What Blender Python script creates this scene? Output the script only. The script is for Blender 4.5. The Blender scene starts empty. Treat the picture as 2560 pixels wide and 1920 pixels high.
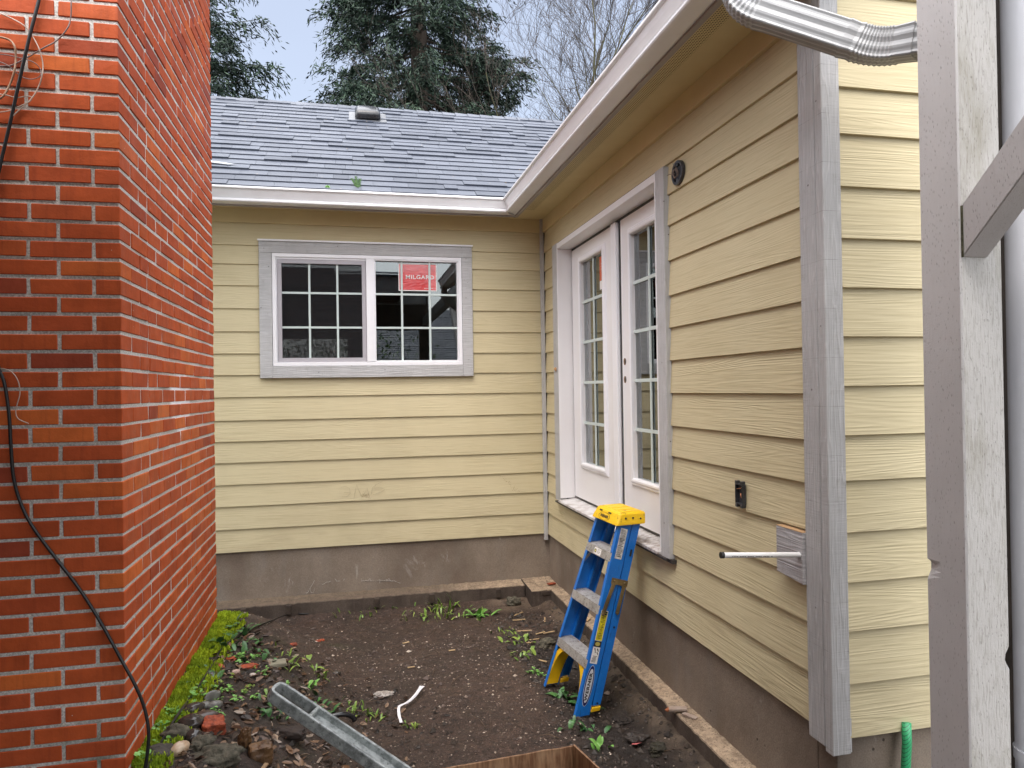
import bpy, math, random
import numpy as np
from mathutils import Vector, Matrix, noise
random.seed(7)
rng = np.random.default_rng(7)
S = bpy.context.scene
COL = S.collection
R = math.radians

# ------------------------------------------------------------------ camera
cam_d = bpy.data.cameras.new('camera')
cam = bpy.data.objects.new('camera', cam_d)
COL.objects.link(cam)
S.camera = cam
cam_d.sensor_fit = 'HORIZONTAL'
cam_d.sensor_width = 36.0
cam_d.lens = 36.0 * 1785.43 / 2560.0
cam_d.clip_start = 0.05
cam_d.clip_end = 900.0
_yaw, _pit, _rol = 0.2228, 0.0077, -0.0151
_f = Vector((math.sin(_yaw) * math.cos(_pit), math.cos(_yaw) * math.cos(_pit), math.sin(_pit)))
_r = Vector((math.cos(_yaw), -math.sin(_yaw), 0.0))
_u = _r.cross(_f)
_r2 = _r * math.cos(_rol) + _u * math.sin(_rol)
_u2 = -_r * math.sin(_rol) + _u * math.cos(_rol)
mw = Matrix((_r2, _u2, -_f)).transposed().to_4x4()
mw.translation = Vector((0, 0, 1.81))
cam.matrix_world = mw

# ------------------------------------------------------------------ sky, sun, exposure
SUN_EL, SUN_AZ = R(66), R(208)          # azimuth clockwise from +Y: behind the camera, to the right
W = bpy.data.worlds.new('World')
S.world = W
W.use_nodes = True
nt = W.node_tree
nt.nodes.clear()
sky = nt.nodes.new('ShaderNodeTexSky')
sky.sky_type = 'NISHITA'
sky.sun_disc = False
sky.sun_elevation = SUN_EL
sky.sun_rotation = SUN_AZ
sky.dust_density = 6.0
sky.air_density = 1.0
sky.ozone_density = 2.0
hsv = nt.nodes.new('ShaderNodeHueSaturation')
hsv.inputs['Saturation'].default_value = 0.62
hsv.inputs['Value'].default_value = 1.0
tc = nt.nodes.new('ShaderNodeTexCoord')
cn = nt.nodes.new('ShaderNodeTexNoise')
cn.inputs['Scale'].default_value = 2.2
cn.inputs['Detail'].default_value = 4.0
mr = nt.nodes.new('ShaderNodeMapRange')
mr.inputs['From Min'].default_value = 0.3
mr.inputs['From Max'].default_value = 0.7
mr.inputs['To Min'].default_value = 0.92
mr.inputs['To Max'].default_value = 1.1
mx = nt.nodes.new('ShaderNodeVectorMath')
mx.operation = 'SCALE'
bg = nt.nodes.new('ShaderNodeBackground')
bg.inputs['Strength'].default_value = 0.073
wo = nt.nodes.new('ShaderNodeOutputWorld')
L = nt.links.new
L(sky.outputs[0], hsv.inputs['Color'])
L(tc.outputs['Generated'], cn.inputs['Vector'])
L(cn.outputs['Fac'], mr.inputs['Value'])
L(hsv.outputs[0], mx.inputs[0])
L(mr.outputs[0], mx.inputs['Scale'])
L(mx.outputs[0], bg.inputs['Color'])
L(bg.outputs[0], wo.inputs['Surface'])

sd = bpy.data.lights.new('sun', 'SUN')
sd.energy = 1.5
sd.angle = R(135)
sd.color = (1.0, 0.992, 0.985)
so = bpy.data.objects.new('sun', sd)
COL.objects.link(so)
sdir = Vector((math.sin(SUN_AZ) * math.cos(SUN_EL), math.cos(SUN_AZ) * math.cos(SUN_EL), math.sin(SUN_EL)))
so.rotation_euler = sdir.to_track_quat('Z', 'Y').to_euler()
so.location = (6, -8, 14)

S.view_settings.view_transform = 'Standard'
S.view_settings.look = 'None'
S.view_settings.exposure = 2.18
S.view_settings.gamma = 1.0
S.view_settings.use_curve_mapping = False

# ------------------------------------------------------------------ mesh helpers
ORG = {}


class MB:
    def __init__(s):
        s.v, s.f, s.m = [], [], []

    def add(s, vs, fs, mi=0):
        o = len(s.v)
        s.v.extend([tuple(p) for p in vs])
        s.f.extend([tuple(i + o for i in q) for q in fs])
        s.m.extend([mi] * len(fs))

    def hexa(s, p, mi=0):
        s.add(p, [(0, 3, 2, 1), (4, 5, 6, 7), (0, 1, 5, 4), (1, 2, 6, 5), (2, 3, 7, 6), (3, 0, 4, 7)], mi)

    def box(s, x0, x1, y0, y1, z0, z1, mi=0):
        if x0 > x1: x0, x1 = x1, x0
        if y0 > y1: y0, y1 = y1, y0
        if z0 > z1: z0, z1 = z1, z0
        s.hexa([(x0, y0, z0), (x1, y0, z0), (x1, y1, z0), (x0, y1, z0),
                (x0, y0, z1), (x1, y0, z1), (x1, y1, z1), (x0, y1, z1)], mi)

    def beam(s, a, b, w, h, side, mi=0):
        """box between points a and b; side = direction of width w, height h the other way"""
        a, b = Vector(a), Vector(b)
        d = (b - a).normalized()
        sx = Vector(side)
        sx = (sx - d * sx.dot(d)).normalized() * (w / 2)
        sy = d.cross(sx).normalized() * (h / 2)
        s.hexa([a - sx - sy, a + sx - sy, a + sx + sy, a - sx + sy, b - sx - sy, b + sx - sy, b + sx + sy, b - sx + sy], mi)

    def tube(s, pts, r, n=8, mi=0, caps=True):
        pts = [Vector(p) for p in pts]
        if not hasattr(r, '__len__'):
            r = [r] * len(pts)
        t0 = (pts[1] - pts[0]).normalized()
        up = Vector((0, 0, 1)) if abs(t0.z) < .9 else Vector((1, 0, 0))
        nx = t0.cross(up).normalized()
        vs, fs = [], []
        for i, p in enumerate(pts):
            t = (pts[min(i + 1, len(pts) - 1)] - pts[max(i - 1, 0)]).normalized()
            nx = (nx - t * nx.dot(t)).normalized()
            ny = t.cross(nx)
            for k in range(n):
                a = 2 * math.pi * k / n
                vs.append(p + (nx * math.cos(a) + ny * math.sin(a)) * r[i])
        for i in range(len(pts) - 1):
            for k in range(n):
                k2 = (k + 1) % n
                fs.append((i * n + k, i * n + k2, (i + 1) * n + k2, (i + 1) * n + k))
        if caps:
            fs.append(tuple(range(n - 1, -1, -1)))
            fs.append(tuple((len(pts) - 1) * n + k for k in range(n)))
        s.add(vs, fs, mi)

    def prism(s, poly, off, mi=0):
        """extrude a 3-D polygon by a vector"""
        off = Vector(off)
        n = len(poly)
        vs = [Vector(p) for p in poly] + [Vector(p) + off for p in poly]
        fs = [tuple(range(n - 1, -1, -1)), tuple(range(n, 2 * n))]
        for i in range(n):
            j = (i + 1) % n
            fs.append((i, j, j + n, i + n))
        s.add(vs, fs, mi)

    def sweep(s, rings, closed=True, caps=True, mi=0):
        n = len(rings[0])
        vs = [p for r_ in rings for p in r_]
        fs = []
        for i in range(len(rings) - 1):
            for k in range(n if closed else n - 1):
                k2 = (k + 1) % n
                fs.append((i * n + k, i * n + k2, (i + 1) * n + k2, (i + 1) * n + k))
        if caps and closed:
            fs.append(tuple(range(n - 1, -1, -1)))
            fs.append(tuple((len(rings) - 1) * n + k for k in range(n)))
        s.add(vs, fs, mi)

    def build(s, name, mats, parent=None, org=None, smooth=False, bevel=0.0, seg=1, solid=0.0, auto=None):
        me = bpy.data.meshes.new(name)
        if org is None:
            org = ORG[parent.name] if parent is not None else Vector((0, 0, 0))
        org = Vector(org)
        me.from_pydata([(p[0] - org.x, p[1] - org.y, p[2] - org.z) for p in s.v], [], s.f)
        if not isinstance(mats, (list, tuple)):
            mats = [mats]
        for m_ in mats:
            me.materials.append(m_)
        if len(mats) > 1:
            me.polygons.foreach_set('material_index', s.m)
        if smooth:
            me.polygons.foreach_set('use_smooth', [True] * len(me.polygons))
        me.update()
        o = bpy.data.objects.new(name, me)
        COL.objects.link(o)
        if parent is not None:
            o.parent = parent
            ORG[o.name] = org
        else:
            o.location = org
            ORG[o.name] = org
        if bevel:
            b = o.modifiers.new('bevel', 'BEVEL')
            b.width = bevel
            b.segments = seg
            b.limit_method = 'ANGLE'
            b.angle_limit = R(40)
        if auto:
            try:
                me.set_sharp_from_angle(angle=R(auto))
            except Exception:
                pass
        return o


def tag(o, label=None, cat=None, group=None, kind=None):
    if label: o['label'] = label
    if cat: o['category'] = cat
    if group: o['group'] = group
    if kind: o['kind'] = kind
    return o


def thing(name, label, cat, loc=(0, 0, 0), group=None):
    o = bpy.data.objects.new(name, None)
    COL.objects.link(o)
    o.location = loc
    o.empty_display_size = 0.1
    ORG[o.name] = Vector(loc)
    return tag(o, label, cat, group)


def text_geo(body, size, weight=0.0):
    cu = bpy.data.curves.new('lettering', 'FONT')
    cu.body = body
    cu.size = size
    cu.align_x = 'CENTER'
    cu.align_y = 'CENTER'
    cu.offset = weight
    cu.resolution_u = 3
    cu.space_character = 1.12
    ob = bpy.data.objects.new('lettering', cu)
    COL.objects.link(ob)
    bpy.context.view_layer.update()
    me = bpy.data.meshes.new_from_object(ob.evaluated_get(bpy.context.evaluated_depsgraph_get()))
    vs = [v.co.copy() for v in me.vertices]
    fs = [tuple(p.vertices) for p in me.polygons]
    bpy.data.objects.remove(ob)
    bpy.data.meshes.remove(me)
    bpy.data.curves.remove(cu)
    return vs, fs


# ------------------------------------------------------------------ material helpers
class G:
    """tiny node-graph writer"""
    def __init__(s, name):
        s.mat = bpy.data.materials.new(name)
        s.mat.use_nodes = True
        s.t = s.mat.node_tree
        s.t.nodes.clear()
        s.out = s.t.nodes.new('ShaderNodeOutputMaterial')
        s.b = s.t.nodes.new('ShaderNodeBsdfPrincipled')
        s.t.links.new(s.b.outputs[0], s.out.inputs['Surface'])
        s._pos = None
        s._isl = None

    def n(s, typ, **kw):
        nd = s.t.nodes.new(typ)
        for k, v in kw.items():
            setattr(nd, k, v)
        return nd

    def put(s, sock, val):
        if isinstance(val, bpy.types.NodeSocket):
            s.t.links.new(val, sock)
        elif isinstance(val, (tuple, list)) and len(val) == 3 and sock.type == 'RGBA':
            sock.default_value = (*val, 1)
        else:
            sock.default_value = val

    def pos(s):
        if s._pos is None:
            s._pos = s.n('ShaderNodeNewGeometry')
        return s._pos.outputs['Position']

    def obj(s):
        return s.n('ShaderNodeTexCoord').outputs['Object']

    def isl(s):
        s.pos()
        return s._pos.outputs['Random Per Island']

    def sep(s, v):
        nd = s.n('ShaderNodeSeparateXYZ')
        s.put(nd.inputs[0], v)
        return nd.outputs

    def comb(s, x, y, z):
        nd = s.n('ShaderNodeCombineXYZ')
        for i, q in enumerate((x, y, z)):
            s.put(nd.inputs[i], q)
        return nd.outputs[0]

    def math(s, op, a, b=0.0, c=0.0, clamp=False):
        nd = s.n('ShaderNodeMath', operation=op)
        nd.use_clamp = clamp
        s.put(nd.inputs[0], a)
        s.put(nd.inputs[1], b)
        s.put(nd.inputs[2], c)
        return nd.outputs[0]

    def vscale(s, v, sc):
        nd = s.n('ShaderNodeVectorMath', operation='MULTIPLY')
        s.put(nd.inputs[0], v)
        nd.inputs[1].default_value = sc if hasattr(sc, '__len__') else (sc, sc, sc)
        return nd.outputs[0]

    def noise(s, v, scale=1.0, detail=3.0, rough=.55, dist=0.0):
        nd = s.n('ShaderNodeTexNoise')
        s.put(nd.inputs['Vector'], v)
        nd.inputs['Scale'].default_value = scale
        nd.inputs['Detail'].default_value = detail
        nd.inputs['Roughness'].default_value = rough
        nd.inputs['Distortion'].default_value = dist
        return nd.outputs['Fac']

    def voro(s, v, scale=1.0, out='Distance', feature='F1', rnd=1.0):
        nd = s.n('ShaderNodeTexVoronoi', feature=feature)
        s.put(nd.inputs['Vector'], v)
        nd.inputs['Scale'].default_value = scale
        nd.inputs['Randomness'].default_value = rnd
        return nd.outputs[out]

    def rng(s, v, a, b, c=0.0, d=1.0, smooth=False):
        nd = s.n('ShaderNodeMapRange')
        if smooth: nd.interpolation_type = 'SMOOTHSTEP'
        s.put(nd.inputs['Value'], v)
        for k, q in (('From Min', a), ('From Max', b), ('To Min', c), ('To Max', d)):
            s.put(nd.inputs[k], q)
        return nd.outputs[0]

    def mix(s, fac, a, b, mode='MIX'):
        nd = s.n('ShaderNodeMix', data_type='RGBA', blend_type=mode)
        s.put(nd.inputs[0], fac)
        s.put(nd.inputs[6], a)
        s.put(nd.inputs[7], b)
        return nd.outputs[2]

    def mul(s, col, k):
        nd = s.n('ShaderNodeVectorMath', operation='SCALE')
        s.put(nd.inputs[0], col)
        s.put(nd.inputs['Scale'], k)
        return nd.outputs[0]

    def rgb(s, c):
        nd = s.n('ShaderNodeRGB')
        nd.outputs[0].default_value = (*c, 1)
        return nd.outputs[0]

    def bump(s, h, strength=.3, dist=.002, nrm=None):
        nd = s.n('ShaderNodeBump')
        nd.inputs['Strength'].default_value = strength
        nd.inputs['Distance'].default_value = dist
        s.put(nd.inputs['Height'], h)
        if nrm is not None: s.put(nd.inputs['Normal'], nrm)
        return nd.outputs[0]

    def fin(s, col, rough=.6, nrm=None, metal=0.0, spec=.5, coat=0.0):
        s.put(s.b.inputs['Base Color'], col)
        s.put(s.b.inputs['Roughness'], rough)
        s.put(s.b.inputs['Metallic'], metal)
        s.put(s.b.inputs['Specular IOR Level'], spec)
        s.put(s.b.inputs['Coat Weight'], coat)
        if nrm is not None: s.put(s.b.inputs['Normal'], nrm)
        return s.mat


def simple(name, col, rough=.6, col2=None, vs=6.0, bs=60.0, bst=.0, bd=.001, metal=0.0, isl=0.0, spec=.5, coat=0.0, local=False, stretch=(1, 1, 1)):
    g = G(name)
    p = g.vscale(g.obj() if local else g.pos(), stretch)
    c = g.rgb(col)
    if col2 is not None:
        c = g.mix(g.rng(g.noise(p, vs, 4), .35, .65), col, col2)
    if isl:
        c = g.mul(c, g.rng(g.isl(), 0, 1, 1 - isl, 1 + isl))
    nrm = None
    if bst:
        nrm = g.bump(g.noise(p, bs, 3), bst, bd)
    return g.fin(c, rough, nrm, metal, spec, coat)


def siding_mat():
    g = G('yellow_cedar_siding')
    x, y, z = g.sep(g.pos())
    u = g.math('ADD', x, y)
    r = g.math('MULTIPLY', g.isl(), 41.0)
    low = g.noise(g.comb(g.math('MULTIPLY', u, .42), r, g.math('MULTIPLY', z, 7.0)), 1.0, 2.0, .5)
    ring = g.math('SINE', g.math('MULTIPLY', low, 95.0))
    ring = g.math('POWER', g.math('ABSOLUTE', ring), 3.0)
    fine = g.noise(g.comb(g.math('MULTIPLY', u, 3.0), r, g.math('MULTIPLY', z, 150.0)), 1.0, 3, .6)
    amp = g.rng(g.noise(g.comb(g.math('MULTIPLY', u, .6), r, g.math('MULTIPLY', z, 3.0)), 1.0, 1), .35, .65, .35, 1.0)
    h = g.math('MULTIPLY', g.math('ADD', g.math('MULTIPLY', ring, .45), g.math('MULTIPLY', fine, 1.7)), amp)
    blot = g.noise(g.pos(), 3.0, 4)
    c = g.mix(g.rng(blot, .35, .7), (0.605, 0.530, 0.340), (0.580, 0.505, 0.318))
    c = g.mul(c, g.rng(g.isl(), 0, 1, .97, 1.03))
    c = g.mix(g.math('MULTIPLY', g.rng(ring, .75, 1.0), .05), c, (0.36, 0.29, .14))
    c = g.mix(g.rng(fine, .50, .68, 0, .30), c, (.33, .27, .14))
    c = g.mix(g.math('MULTIPLY', g.rng(z, .52, .95, .22, 0), g.rng(g.noise(g.vscale(g.pos(), (3, 3, 8)), 1.0, 4, .65), .45, .65)), c, (.26, .19, .11))
    sp = g.rng(g.voro(g.pos(), 9.0), .018, .03, 1.0, 0.0)
    keep = g.rng(g.voro(g.pos(), 9.0, 'Color'), .80, .81)
    c = g.mix(g.math('MULTIPLY', g.math('MULTIPLY', sp, keep), .7), c, (.08, .06, .03))
    gx = g.rng(g.noise(g.comb(g.math('MULTIPLY', u, 1.4), 3.0, g.math('MULTIPLY', z, .5)), 1.0, 4), .56, .74, 0, .16)
    c = g.mix(gx, c, (.34, .30, .18))
    return g.fin(c, .62, g.bump(h, .5, .0028), spec=.3)


def trim_mat(name='grey_rough_trim', col=(.475, .475, .48), speck=1.0, lines=False, axis='z'):
    g = G(name)
    x, y, z = g.sep(g.pos())
    u = g.math('ADD', x, y)
    r = g.math('MULTIPLY', g.isl(), 29.0)
    if axis == 'z':
        a, b = z, u
    else:
        a, b = u, z
    gr = g.noise(g.comb(g.math('MULTIPLY', a, 5.0), r, g.math('MULTIPLY', b, 170.0)), 1.0, 3, .6)
    low = g.noise(g.comb(g.math('MULTIPLY', a, 1.6), r, g.math('MULTIPLY', b, 26.0)), 1.0, 2, .5)
    ring = g.math('POWER', g.math('ABSOLUTE', g.math('SINE', g.math('MULTIPLY', low, 24.0))), 4.0)
    saw = g.noise(g.comb(g.math('MULTIPLY', a, 160.0), r, g.math('MULTIPLY', b, 14.0)), 1.0, 2)
    h = g.math('ADD', g.math('ADD', gr, g.math('MULTIPLY', ring, .8)), g.math('MULTIPLY', saw, .8))
    dirt = g.rng(g.noise(g.pos(), 16.0, 6, .7), .58, .74)
    c = g.mix(g.math('MULTIPLY', dirt, .30 * speck), col, (.17, .15, .12))
    vd = g.voro(g.pos(), 17.0)
    kp = g.rng(g.voro(g.pos(), 17.0, 'Color'), .62, .63)
    c = g.mix(g.math('MULTIPLY', g.math('MULTIPLY', g.rng(vd, .05, .09, 1, 0), kp), .85 * speck), c, (.06, .045, .03))
    c = g.mul(c, g.rng(g.noise(g.pos(), 5.0, 3), .3, .7, .92, 1.06))
    c = g.mix(g.math('MULTIPLY', g.rng(ring, .7, 1.0), .28), c, (.66, .66, .66))
    c = g.mix(g.math('MULTIPLY', g.rng(gr, .50, .68), .26), c, (.24, .23, .215))
    if lines:
        fr = g.math('FRACT', g.math('DIVIDE', g.math('SUBTRACT', z, .49), .1772))
        c = g.mix(g.math('MULTIPLY', g.math('LESS_THAN', fr, .009), g.rng(g.noise(g.vscale(g.pos(), (30, 30, 2)), 1.0, 2), .4, .6, .1, .5)), c, (.10, .09, .08))
    return g.fin(c, .7, g.bump(h, .6, .0025), spec=.3)


def brick_mat():
    g = G('red_brick')
    i = g.isl()
    t = g.rng(i, 0, 1)
    ramp = g.n('ShaderNodeValToRGB')
    g.put(ramp.inputs[0], i)
    e = ramp.color_ramp.elements
    e[0].position, e[0].color = 0.0, (.30, .058, .030, 1)
    e[1].position, e[1].color = 1.0, (.60, .140, .034, 1)
    for p_, c_ in ((.025, (.33, .062, .028, 1)), (.06, (.42, .076, .026, 1)), (.45, (.50, .096, .028, 1)), (.8, (.43, .078, .025, 1))):
        q = e.new(p_)
        q.color = c_
    c = ramp.outputs[0]
    x, y, z = g.sep(g.pos())
    streak = g.noise(g.comb(g.math('MULTIPLY', x, 45.0), g.math('MULTIPLY', y, 45.0), g.math('MULTIPLY', z, 4.0)), 1.0, 3)
    c = g.mix(g.math('MULTIPLY', g.rng(streak, .52, .72), .30), c, (.20, .034, .016))
    c = g.mul(c, g.rng(g.noise(g.pos(), 14.0, 4), .3, .7, .86, 1.10))
    sp = g.voro(g.pos(), 34.0)
    kp = g.rng(g.voro(g.pos(), 34.0, 'Color'), .86, .87)
    c = g.mix(g.math('MULTIPLY', g.rng(sp, .06, .10, 1, 0), kp), c, (.55, .47, .40))
    bloom = g.rng(g.noise(g.pos(), 2.6, 5, .6), .62, .80, 0, .10)
    c = g.mix(bloom, c, (.55, .36, .30))
    h = g.math('ADD', g.noise(g.pos(), 90.0, 4, .65), g.math('MULTIPLY', g.noise(g.pos(), 18.0, 3), 1.4))
    rough = g.rng(g.noise(g.pos(), 6.0, 4), .35, .65, .48, .70)
    return g.fin(c, rough, g.bump(h, .5, .0022), spec=.16)


def mortar_mat():
    g = G('grey_mortar')
    n1 = g.noise(g.pos(), 130.0, 4, .7)
    c = g.mix(g.rng(n1, .35, .65), (.42, .405, .37), (.80, .78, .74))
    low = g.noise(g.pos(), 3.5, 3)
    c = g.mix(g.rng(low, .48, .75, 0, .30), c, (.20, .195, .16))
    x, y, z = g.sep(g.pos())
    # white repair mortar round a few bricks on the side face
    n2 = g.math('MULTIPLY', g.math('SUBTRACT', g.noise(g.pos(), 9.0, 3), .5), .16)
    dy = g.math('DIVIDE', g.math('SUBTRACT', g.math('ADD', y, n2), 3.87), .22)
    dz = g.math('DIVIDE', g.math('SUBTRACT', g.math('ADD', z, n2), 1.775), .155)
    d = g.math('ADD', g.math('MULTIPLY', dy, dy), g.math('MULTIPLY', dz, dz))
    c = g.mix(g.rng(d, .75, 1.25, 1.0, 0.0), c, (.93, .93, .95))
    # moss near the soil
    ms = g.math('MULTIPLY', g.rng(z, .42, .95, .75, 0.0), g.rng(g.noise(g.pos(), 8.0, 4), .4, .65))
    c = g.mix(ms, c, (.07, .085, .03))
    return g.fin(c, .85, g.bump(n1, .8, .004), spec=.2)


def concrete_mat(name='stained_concrete', a=(.260, .212, .166), b=(.178, .136, .104)):
    g = G(name)
    x, y, z = g.sep(g.pos())
    n1 = g.noise(g.pos(), 2.4, 5, .6)
    c = g.mix(g.rng(n1, .35, .68), a, b)
    c = g.mix(g.rng(g.noise(g.vscale(g.pos(), (1, 1, .35)), 6.0, 4), .5, .75, 0, .5), c, (.25, .225, .195))
    grain = g.noise(g.pos(), 150.0, 3, .7)
    c = g.mul(c, g.rng(grain, .3, .7, .80, 1.2))
    # bug holes
    v = g.voro(g.pos(), 17.0)
    kp = g.rng(g.voro(g.pos(), 17.0, 'Color'), .70, .71)
    hole = g.math('MULTIPLY', g.rng(v, .07, .12, 1, 0), kp)
    c = g.mix(g.math('MULTIPLY', hole, .8), c, (.03, .023, .018))
    # pale lime scrapes
    sc = g.noise(g.vscale(g.pos(), (7, 7, 3.0)), 1.0, 6, .75, .6)
    reg = g.rng(g.noise(g.pos(), 1.7, 2), .47, .57)
    c = g.mix(g.math('MULTIPLY', g.rng(sc, .60, .66), g.math('MULTIPLY', reg, .65)), c, (.44, .41, .37))
    wet = g.rng(g.noise(g.vscale(g.pos(), (1.2, 1.2, .5)), 1.0, 4, .6), .45, .62, 0, .45)
    c = g.mix(wet, c, (.085, .06, .045))
    h = g.math('SUBTRACT', g.math('ADD', g.math('MULTIPLY', grain, .5), g.noise(g.pos(), 30.0, 4)), hole)
    return g.fin(c, .72, g.bump(h, .5, .003), spec=.35)


def glass_mat(name='window_glass', refl=1.0, tint=(.55, .6, .6)):
    g = G(name)
    t = g.t
    fr = g.n('ShaderNodeFresnel')
    fr.inputs[0].default_value = 1.52
    k = g.math('MULTIPLY', fr.outputs[0], 2.2 * refl, clamp=True)
    tr = g.n('ShaderNodeBsdfTransparent')
    tr.inputs[0].default_value = (*tint, 1)
    gl = g.n('ShaderNodeBsdfGlossy')
    gl.inputs['Roughness'].default_value = 0.0
    gl.inputs['Color'].default_value = (.93, .97, .98, 1)
    ms = g.n('ShaderNodeMixShader')
    g.put(ms.inputs[0], k)
    t.links.new(tr.outputs[0], ms.inputs[1])
    t.links.new(gl.outputs[0], ms.inputs[2])
    t.links.new(ms.outputs[0], g.out.inputs['Surface'])
    wav = g.bump(g.noise(g.pos(), 2.5, 1), .012, .01)
    g.put(gl.inputs['Normal'], wav)
    return g.mat


SIDING = siding_mat()
TRIM = trim_mat()
TRIMH = trim_mat('grey_rough_trim_level', axis='x')
TRIML = trim_mat('grey_corner_trim', (.43, .43, .435), .9, True)
BRICK = brick_mat()
MORTAR = mortar_mat()
CONC = concrete_mat()
GLASS = glass_mat()
VINYL = simple('white_vinyl', (.86, .86, .89), .35, (.83, .83, .86), 3.0)
DOORW = simple('primed_white_door', (.82, .81, .815), .5, (.79, .775, .78), 2.5, 120, .08, .0006)
MUNT = simple('pale_glazing_bar', (.58, .66, .64), .45)
GUTTER = simple('white_gutter_enamel', (.84, .845, .86), .25, (.80, .80, .815), 7.0, 420, .12, .0006)
BLACK = simple('black_rubber', (.012, .012, .013), .45)
DARK = simple('dark_room', (.010, .010, .010), .9)
SCREENF = simple('grey_screen_frame', (.42, .40, .43), .5)
STEEL = simple('dull_steel', (.30, .30, .30), .45, metal=.8)
YPAINT = simple('yellow_soffit_paint', (.64, .545, .31), .6, (.60, .50, .28), 4.0, 40, .1, .001)
# ================================================================== ground
A, B = 1.6935, 6.1343            # planes of the right wall (x) and the back wall (y)
CX, CY0, CY1 = -.8266, 2.905, 4.749   # chimney: right face, near face, far face


def smooth(a, b, t):
    t = np.clip((t - a) / (b - a), 0, 1)
    return t * t * (3 - 2 * t)


def pnoise(x, y, sc, oct_=3, seed=0.0):
    out = np.zeros(x.shape)
    flat = np.empty(x.size)
    for i, (p, q) in enumerate(zip(x.ravel() * sc, y.ravel() * sc)):
        flat[i] = noise.fractal((p, q, seed), 1.0, 2.0, oct_)
    return flat.reshape(x.shape)


def cdist(x, y):
    dx = np.maximum(x - CX, 0)
    dy = np.maximum(np.maximum(CY0 - y, y - CY1), 0)
    return np.sqrt(dx * dx + dy * dy)


def h_base(x, y):
    d = cdist(x, y)
    h = .405 * (1 - smooth(.10, .95, d)) + .02
    h = np.where(d < .14, np.maximum(h, .405), h)
    h = h * (1 - smooth(5.35, 5.95, y)) + .02 * smooth(5.35, 5.95, y)
    h = h - .02
    h = h + .045 * (1 - smooth(0, .16, 1.617 - x)) * (y > 2) + .03 * (1 - smooth(0, .14, 5.97 - y)) * (y > 4)
    h = h - .03 * smooth(1.15, 1.32, x) * (1 - smooth(1.42, 1.55, x)) * (1 - smooth(4.6, 5.3, y))
    h = h + .02 * (1 - smooth(.0, .5, np.abs(x - .1))) * (y < 3.4)
    far = smooth(8, 30, np.maximum(np.abs(x), np.abs(y)))
    return h * (1 - far)


xs = np.concatenate([[-300, -120, -50, -20, -10, -6, -4, -3, -2.4, -2.0, -1.7, -1.5, -1.4], np.arange(-1.3, 1.80, .018), [1.9, 2.1, 2.4, 2.8, 3.5, 5, 8, 14, 30, 70, 150, 300]])
ys = np.concatenate([[-300, -120, -50, -20, -10, -5, -2, 0, 1, 1.5, 1.8], np.arange(2.0, 6.20, .018), [6.4, 6.8, 7.5, 9, 12, 18, 30, 60, 120, 300]])
GX, GY = np.meshgrid(xs, ys)
inner = ((GX > -1.35) & (GX < 1.82) & (GY > 1.95) & (GY < 6.25)).astype(float)
GZ = h_base(GX, GY)
n_lo = pnoise(GX, GY, 2.2, 3, 1.0)
n_mid = pnoise(GX, GY, 11.0, 3, 5.0)
n_hi = pnoise(GX, GY, 42.0, 2, 9.0)
rough_zone = .30 + 1.0 * smooth(1.0, 1.3, GX) * (1 - smooth(5.3, 5.8, GY)) + 1.0 * (1 - smooth(-.45, .05, GX)) * (1 - smooth(4.4, 5.0, GY)) + .4 * (1 - smooth(2.6, 3.4, GY))
rough_zone = np.minimum(rough_zone, 1.3)
GZ = GZ + inner * (.010 * n_lo + .011 * n_mid * rough_zone + .0055 * n_hi * (.45 + .55 * rough_zone))


def gz(x, y):
    """height of the finished ground at a point"""
    i = int(np.clip(np.searchsorted(xs, x), 1, len(xs) - 1))
    j = int(np.clip(np.searchsorted(ys, y), 1, len(ys) - 1))
    tx = (x - xs[i - 1]) / (xs[i] - xs[i - 1])
    ty = (y - ys[j - 1]) / (ys[j] - ys[j - 1])
    return float((GZ[j - 1, i - 1] * (1 - tx) + GZ[j - 1, i] * tx) * (1 - ty) + (GZ[j, i - 1] * (1 - tx) + GZ[j, i] * tx) * ty)


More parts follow.
